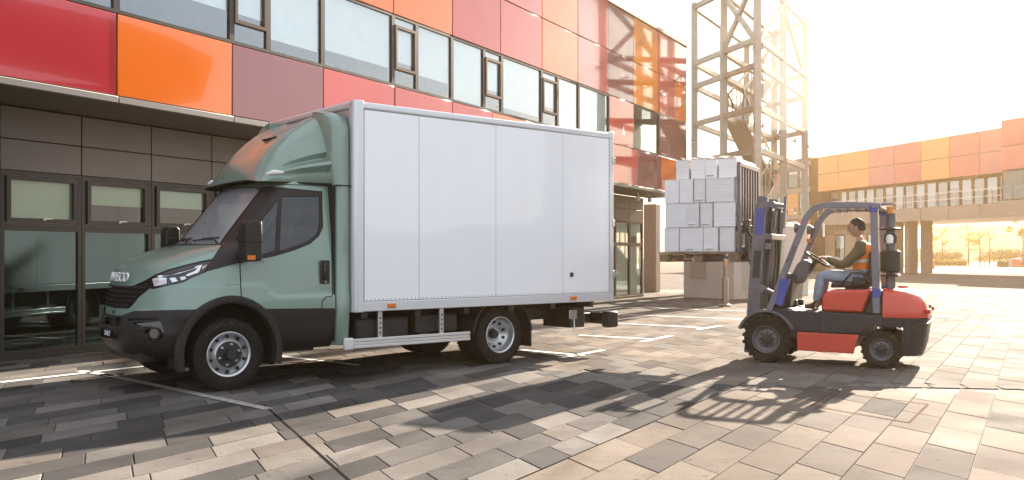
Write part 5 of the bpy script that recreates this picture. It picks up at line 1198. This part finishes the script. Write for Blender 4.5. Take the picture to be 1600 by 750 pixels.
# ------------------------------------------------------------------ pallet and cartons on the forks
FM = Matrix.Translation(FO) @ Matrix.Rotation(FRZ, 4, 'Z')
wood = mat('pallet_wood', (.20, .135, .085), .85, var=.35, vscale=9, bump=.3, bscale=40)
pal = empty('wooden_pallet', FM @ Vector((.87, 0, 1.268)), FRZ, 'weathered wooden pallet lifted on the forks', 'pallet')
for x in (-.46, 0, .46):
    B().box(x-.05, x+.05, -.6, .6, 0, .02).build('bottom_board', wood, pal, bevel=.003)
    for y in (-.5, 0, .5): B().box(x-.065, x+.065, y-.07, y+.07, .021, .095).build('block', wood, pal, bevel=.004)
    B().box(x-.06, x+.06, -.6, .6, .096, .112).build('stringer_board', wood, pal, bevel=.002)
for k in range(7): B().box(-.52, .52, -.6+k*.184, -.6+k*.184+.096, .113, .133).build('top_board', wood, pal, bevel=.002)
def carton_mat():
    m = mat('wrapped_carton', (.70, .665, .665), .35, coat=.15, var=.04, vscale=3); t = m.node_tree; b_ = t.nodes['Principled BSDF']
    tcn = t.nodes.new('ShaderNodeTexCoord'); mpn = t.nodes.new('ShaderNodeMapping'); mpn.inputs['Scale'].default_value = (4, 4, 42)
    n_ = t.nodes.new('ShaderNodeTexNoise'); n_.inputs['Scale'].default_value = 1; n_.inputs['Detail'].default_value = 4
    g_ = t.nodes.new('ShaderNodeNewGeometry'); t.links.new(g_.outputs['Position'], mpn.inputs[0]); t.links.new(mpn.outputs[0], n_.inputs['Vector'])
    bp_ = t.nodes.new('ShaderNodeBump'); bp_.inputs['Strength'].default_value = .5; bp_.inputs['Distance'].default_value = .015; t.links.new(n_.outputs[0], bp_.inputs['Height']); t.links.new(bp_.outputs[0], b_.inputs['Normal'])
    oi = t.nodes.new('ShaderNodeObjectInfo'); rg = t.nodes.new('ShaderNodeMapRange'); rg.inputs[3].default_value = .84; rg.inputs[4].default_value = 1.06; mm = t.nodes.new('ShaderNodeMix'); mm.data_type = 'RGBA'; mm.blend_type = 'MULTIPLY'; mm.inputs[0].default_value = 1; mm.inputs[6].default_value = (.80, .77, .765, 1)
    t.links.new(oi.outputs['Random'], rg.inputs[0]); t.links.new(rg.outputs[0], mm.inputs[7]); t.links.new(mm.outputs[2], b_.inputs['Base Color']); return m
cmat = carton_mat(); tape = mat('carton_label', (.80, .79, .78), .5); prt = mat('carton_print', (.10, .09, .09), .7); flapm = mat('carton_edge', (.36, .33, .32), .8)
Z0 = 1.402; LH = .325
layers = [(.395, 1.335, [.20, .20, .33, .21], 0), (.385, 1.335, [.29, .17, .18, .30], 1), (.40, 1.335, [.37, .16, .19, .205], 2), (.37, 1.175, [.25, .17, .20, .19], 3)]
names_l = ['bottom', 'second', 'third', 'top']; ordn = ['nearest the mast', 'second from the mast', 'third from the mast', 'farthest from the mast']
def carton(x0, x1, y0, y1, z0, z1, label, lab=None, jit=.009):
    c = Vector(((x0+x1)/2, (y0+y1)/2, z0)); w_, d_, h_ = x1-x0, y1-y0, z1-z0
    e = empty('carton', FM @ (c+Vector((random.uniform(-jit, jit), random.uniform(-jit, jit), 0))), FRZ+random.uniform(-.02, .02), label, 'carton', 'shrink-wrapped cartons on the pallet')
    bb = B().box(-w_/2+.002, w_/2-.002, -d_/2+.002, d_/2-.002, .001, h_-.002).build('body', cmat, e, bevel=.008)
    if lab:
        lx = lab*w_; B().box(lx-.05, lx+.05, d_/2-.001, d_/2+.003, .02, .06).build('paper_label', tape, e, fix=False)
        for k in range(4): B().box(lx-.05+k*.024, lx-.034+k*.024, d_/2+.003, d_/2+.0045, .025, .04).build('print_mark', prt, e, fix=False)
    B().box(-w_/2+.012, w_/2-.012, d_/2-.003, d_/2+.0005, h_*.985-.006, h_*.985-.002).build('flap_edge', flapm, e, fix=False)
z = Z0
for (x0, x1, ws_, li) in layers:
    h = .32 if li == 0 else (.32 if li == 1 else (.315 if li == 2 else .265))
    x = x0
    for i, w_ in enumerate(ws_):
        for d_, (y0, y1) in enumerate(((.02, .58), (-.58, .018))):
            if li == 3: y0, y1 = ((.0, .54), (-.54, -.002))[d_]
            side = 'camera side' if d_ == 0 else 'far side'
            lb_ = (li, i) in ((0, 1), (0, 2), (1, 1), (1, 2), (2, 1), (3, 1)) and d_ == 0
            n_ = ordn[i]
            carton(x+.004, x+w_-.004, y0, y1, z, z+h-(random.uniform(0, .018) if li == 3 else 0), f'white wrapped carton in {names_l[li]} layer, {n_}, {side}', .1 if lb_ else None)
        x += w_
    z += h
# stretch film wound round the load
fx0, fx1, fy0, fy1, ft = .388, 1.342, -.588, .588, Z0+.955
def film_mat():
    m = glass('stretch_film', (.95, .95, .96), 1.3, rough=.12, boost=.05, film=.10); t = m.node_tree; gl_ = [n for n in t.nodes if n.type == 'BSDF_GLOSSY'][0]
    g_ = t.nodes.new('ShaderNodeTexCoord'); mp_ = t.nodes.new('ShaderNodeMapping'); mp_.inputs['Scale'].default_value = (5, 5, 30); n_ = t.nodes.new('ShaderNodeTexNoise'); n_.inputs['Scale'].default_value = 1; n_.inputs['Detail'].default_value = 5
    b2 = t.nodes.new('ShaderNodeBump'); b2.inputs['Strength'].default_value = .7; b2.inputs['Distance'].default_value = .02
    t.links.new(g_.outputs['Object'], mp_.inputs[0]); t.links.new(mp_.outputs[0], n_.inputs['Vector']); t.links.new(n_.outputs[0], b2.inputs['Height']); t.links.new(b2.outputs[0], gl_.inputs['Normal']); return m
per_ = []
for a, b_ in (((fx0, fy1), (fx1, fy1)), ((fx1, fy1), (fx1, fy0)), ((fx1, fy0), (fx0, fy0)), ((fx0, fy0), (fx0, fy1))):
    for k in range(14): per_.append((a[0]+(b_[0]-a[0])*k/14, a[1]+(b_[1]-a[1])*k/14))
rows_ = []
for i in range(25):
    zf_ = Z0-.03+(ft-Z0+.03)*i/24; c_ = ((fx0+fx1)/2, 0)
    rows_.append([(x_+(x_-c_[0])*.012*(math.sin(i*1.7+j*.9)+random.uniform(-.5, .5)), y_+(y_-c_[1])*.010*(math.sin(i*1.3+j*1.1)+random.uniform(-.5, .5))+(.008 if y_ > 0 else -.008), zf_) for j, (x_, y_) in enumerate(per_)])
sf = B().grid(rows_, cu=True).build('stretch_film', film_mat(), None, True, ang=180); sf.location = FO; sf.rotation_euler = (0, 0, FRZ); tag(sf, 'clear crinkled stretch film wound round the lower cartons', 'film')
# loose film flap on top
film = B(); rows_ = []
for i in range(12):
    x = .42+i*.065; rows_.append([(x, y, z+.008+.018*abs(math.sin(i*2.1+j))) for j, y in enumerate((.52, .44, .36))])
fo_ = film.grid(rows_).build('film_flap', mat('film_grey', (.5, .48, .48), .4), None); fo_.location = FO; fo_.rotation_euler = (0, 0, FRZ); tag(fo_, 'crumpled grey film flap lying along the top of the cartons', 'film')

# ------------------------------------------------------------------ driver
def skin_mesh(name, joints, edges, m, parent, sub=2, root=0, smooth=True):
    me = bpy.data.meshes.new(name); me.from_pydata([j[0] for j in joints], edges, []); o = bpy.data.objects.new(name, me); COL.objects.link(o)
    md = o.modifiers.new('skin', 'SKIN'); md.use_smooth_shade = True; md.branch_smoothing = .4
    for i, j in enumerate(joints):
        r_ = j[1]; me.skin_vertices[0].data[i].radius = r_ if hasattr(r_, '__len__') else (r_, r_)
        me.skin_vertices[0].data[i].use_root = (i == root)
    s2 = o.modifiers.new('sub', 'SUBSURF'); s2.levels = sub; s2.render_levels = sub
    dg = bpy.context.evaluated_depsgraph_get(); m2 = bpy.data.meshes.new_from_object(o.evaluated_get(dg)); bpy.data.objects.remove(o)
    m2.materials.clear(); m2.materials.append(m); return link(name, m2, m, parent, smooth=True)
per = empty('person', FM @ Vector((-1.05, 0, .98)), FRZ, 'driver in olive jacket, orange vest and jeans sitting at the forklift wheel', 'person')
OFF = Vector((-1.05, 0, .98))
def L_(x, y, z): return (x+1.05, y, z-.98)
skinm = mat('skin', (.52, .31, .22), .5, var=.08, vscale=20); hair_m = mat('dark_hair', (.012, .010, .009), .6, bump=.4, bscale=90)
jack = mat('olive_jacket', (.12, .095, .05), .85, var=.15, vscale=12, bump=.25, bscale=30); jean = mat('blue_jeans', (.27, .32, .40), .85, var=.18, vscale=14, bump=.2, bscale=40); vest_m = mat('orange_vest', (.85, .20, .02), .6, var=.08, vscale=8, bump=.15, bscale=25); refl_m = mat('reflective_tape', (.55, .56, .57), .35, metal=.2); shoe = mat('brown_boot', (.05, .028, .016), .6)
hipx, hz_ = -1.06, 1.075
J = [(L_(hipx, .01, hz_), (.145, .115)), (L_(-1.085, .01, 1.22), (.155, .11)), (L_(-1.09, .01, 1.36), (.165, .115)), (L_(-1.075, .01, 1.475), (.12, .085)), (L_(-1.05, .01, 1.545), .058), (L_(-1.025, .01, 1.60), .055)]
E_ = [(0, 1), (1, 2), (2, 3), (3, 4), (4, 5)]
arms = {}
for s in (1, -1):
    b0 = len(J); y = .01
    J += [(L_(-1.075, y+s*.17, 1.445), .068), (L_(-1.0, y+s*.225, 1.34), .056), (L_(-.875, y+s*.235, 1.235), .047), (L_(-.77, y+s*.20, 1.27), .042), (L_(-.675, y+s*.17, 1.315), .031)]
    E_ += [(3, b0), (b0, b0+1), (b0+1, b0+2), (b0+2, b0+3), (b0+3, b0+4)]; arms[s] = b0
    k0 = len(J); kx = -.61 if s > 0 else -.60
    J += [(L_(hipx+.06, y+s*.10, 1.055), .095), (L_(-.83, y+s*.135, 1.085), .083), (L_(kx, y+s*.15, 1.105), .066), (L_(-.575, y+s*.15, .93), .058), (L_(-.545, y+s*.15, .755), .043), (L_(-.535, y+s*.15, .715), .042), (L_(-.41, y+s*.16, .70), .036)]
    E_ += [(0, k0), (k0, k0+1), (k0+1, k0+2), (k0+2, k0+3), (k0+3, k0+4), (k0+4, k0+5), (k0+5, k0+6)]; arms[('k', s)] = k0
tips = {4, 5}|{arms[s]+4 for s in (1, -1)}
skin_mesh('body', [(p, tuple(x*(.92 if i in tips else .68) for x in (r_ if hasattr(r_, '__len__') else (r_, r_)))) for i, (p, r_) in enumerate(J)], E_, skinm, per)
# head with brow, nose, lips, chin, ears
hb = B(); hc = Vector(L_(-1.005, .01, 1.705)); rows_ = []
for i in range(25):
    ph = math.pi*i/24; row_ = []
    for j in range(32):
        th = 2*math.pi*j/32; d = Vector((math.sin(ph)*math.cos(th), math.sin(ph)*math.sin(th), math.cos(ph)))
        r_ = Vector((d.x*.098, d.y*.077, d.z*.118))
        if d.z < 0: r_.x *= 1-.10*(-d.z); r_.y *= 1-.30*(-d.z)
        fr = max(d.x, 0); lat = math.exp(-(d.y/.22)**2)
        if d.x > 0:
            zz_ = r_.z
            r_.x += .024*lat*math.exp(-((zz_+.022)/.022)**2)*fr+.010*math.exp(-(d.y/.5)**2)*math.exp(-((zz_-.022)/.014)**2)-.010*math.exp(-((abs(d.y)-.38)/.14)**2)*math.exp(-((zz_-.004)/.014)**2)+.008*math.exp(-(d.y/.35)**2)*math.exp(-((zz_+.062)/.012)**2)+.014*math.exp(-(d.y/.4)**2)*math.exp(-((zz_+.10)/.02)**2)
        row_.append(tuple(hc+r_))
    rows_.append(row_)
hb.grid(rows_, cu=True); hd = hb.build('head', skinm, per, True, ang=180)
for s in (1, -1):
    B().lathe([(0, -.012), (.014, -.008), (.017, .0), (.012, .008), (.006, .004), (0, .004)], 14, Matrix.Translation(hc+Vector((-.008, s*.078, -.005))) @ Matrix.Diagonal((1, 1, 1.8, 1)) @ Matrix.Rotation(0 if s > 0 else math.pi, 4, 'Z')).build('ear', skinm, hd, True)
    B().lathe([(0, -.008), (.008, 0), (0, .008)], 10, Matrix.Translation(hc+Vector((.083, s*.030, .004))), 'z').build('eye', mat('eye_dark', (.03, .02, .015), .2), hd, True)
hr = B(); rows_ = []
for i in range(15):
    ph = math.pi*.60*i/14; row_ = []
    for j in range(32):
        th = 2*math.pi*j/32; lim = 1 if math.cos(th) < -.25 else (.55 if math.cos(th) > .6 else (.66 if math.cos(th) > .25 else .80)); p_ = ph*lim
        d = Vector((math.sin(p_)*math.cos(th), math.sin(p_)*math.sin(th), math.cos(p_))); row_.append(tuple(hc+Vector((d.x*.102-.003, d.y*.081, d.z*.121))+Vector(rng.normal(size=3))*.0012))
    rows_.append(row_)
hr.grid(rows_, cu=True).build('hair', hair_m, hd, True, ang=180)
# hands gripping the rim
for s in (1, -1):
    w0 = Vector(L_(-.675, .01+s*.17, 1.315)); g0_ = Vector(L_(-.60, .01+s*.15, 1.335)); nm = []
    joints = [(tuple(w0), .028), (tuple(w0.lerp(g0_, .5)), (.036, .022)), (tuple(g0_), (.038, .02))]; ed = [(0, 1), (1, 2)]
    skin_mesh('palm', joints, ed, skinm, per, 2)
    for k in range(4):
        o_ = Vector((0, (k-1.5)*.019, 0)); a = g0_+o_; b2 = a+Vector((.035, 0, -.004)); c2 = b2+Vector((.014, 0, -.028)); d2 = c2+Vector((-.018, 0, -.016))
        skin_mesh('finger', [(tuple(a), .010), (tuple(b2), .0095), (tuple(c2), .0085), (tuple(d2), .007)], [(0, 1), (1, 2), (2, 3)], skinm, per, 1)
    a = w0.lerp(g0_, .45)+Vector((0, -s*.03, 0)); skin_mesh('thumb', [(tuple(a), .011), (tuple(a+Vector((.03, -s*.016, .0))), .010), (tuple(a+Vector((.055, -s*.012, -.012))), .008)], [(0, 1), (1, 2)], skinm, per, 1)
# clothes
tors = [(J[i][0], tuple(x*1.06 for x in (J[i][1] if hasattr(J[i][1], '__len__') else (J[i][1],)*2))) for i in range(4)]+[(L_(-1.05, .01, 1.55), .072)]
jj = list(tors); je = [(0, 1), (1, 2), (2, 3), (3, 4)]
for s in (1, -1):
    b0 = arms[s]; n0 = len(jj)
    for k in range(5): jj.append((J[b0+k][0], J[b0+k][1]*1.12+.006))
    je += [(3, n0)]+[(n0+k, n0+k+1) for k in range(4)]
skin_mesh('jacket', jj, je, jack, per)
lj = [(J[0][0], (.155, .125))]; le = []
for s in (1, -1):
    k0 = arms[('k', s)]; n0 = len(lj)
    for k in range(5): lj.append((J[k0+k][0], J[k0+k][1]*1.08+.006))
    le += [(0, n0)]+[(n0+k, n0+k+1) for k in range(4)]
skin_mesh('jeans', lj, le, jean, per)
for s in (1, -1):
    a = Vector(L_(-.565, .01+s*.15, .72)); skin_mesh('boot', [(tuple(a+Vector((.02, 0, .07))), .052), (tuple(a), .052), (tuple(a+Vector((.09, 0, -.012))), (.047, .036)), (tuple(a+Vector((.175, 0, -.018))), (.042, .03))], [(0, 1), (1, 2), (2, 3)], shoe, per, 2, root=1)
vj = [(L_(-1.065, .01, 1.10), (.172, .142)), (L_(-1.085, .01, 1.22), (.178, .132)), (L_(-1.092, .01, 1.36), (.186, .136)), (L_(-1.09, .01, 1.45), (.168, .128)), (L_(-1.08, .01, 1.515), (.10, .095))]
vest = skin_mesh('hi_vis_vest', vj, [(i, i+1) for i in range(4)], vest_m, per)
def band_around(zr, zl, name):
    """tape fitted to the vest surface"""
    vs = vest.data.vertices; c = Vector(L_(-1.085, .01, zr)); rows_ = []
    for dz in (-.018, .018):
        row_ = []
        for j in range(40):
            th = 2*math.pi*j/40; d = Vector((math.cos(th), math.sin(th))); best = .05; zc = c.z+dz+zl*math.cos(th)
            for v in vs:
                if abs(v.co.z-zc) < .03:
                    q = Vector((v.co.x-c.x, v.co.y-c.y)); 
                    if q.length > .02 and q.normalized().dot(d) > .96: best = max(best, q.length)
            row_.append((c.x+d.x*(best+.005), c.y+d.y*(best+.005), zc))
        rows_.append(row_)
    B().grid(rows_, cu=True).build(name, refl_m, vest, True)
band_around(1.16, -.015, 'reflective_band'); band_around(1.285, -.02, 'reflective_band')
# ------------------------------------------------------------------ warm haze in the air
hz = B().box(-401, 401, -57, 601, -1.2, 17).build('haze', None, fix=True)
hm = bpy.data.materials.new('haze_air'); hm.use_nodes = True; t = hm.node_tree; t.nodes.remove(t.nodes['Principled BSDF'])
pv = t.nodes.new('ShaderNodeVolumePrincipled'); pv.inputs['Color'].default_value = (1, .68, .36, 1); pv.inputs['Density'].default_value = .00065; pv.inputs['Anisotropy'].default_value = .7
t.links.new(pv.outputs[0], t.nodes['Material Output'].inputs['Volume']); hz.data.materials.append(hm); tag(hz, kind='stuff')
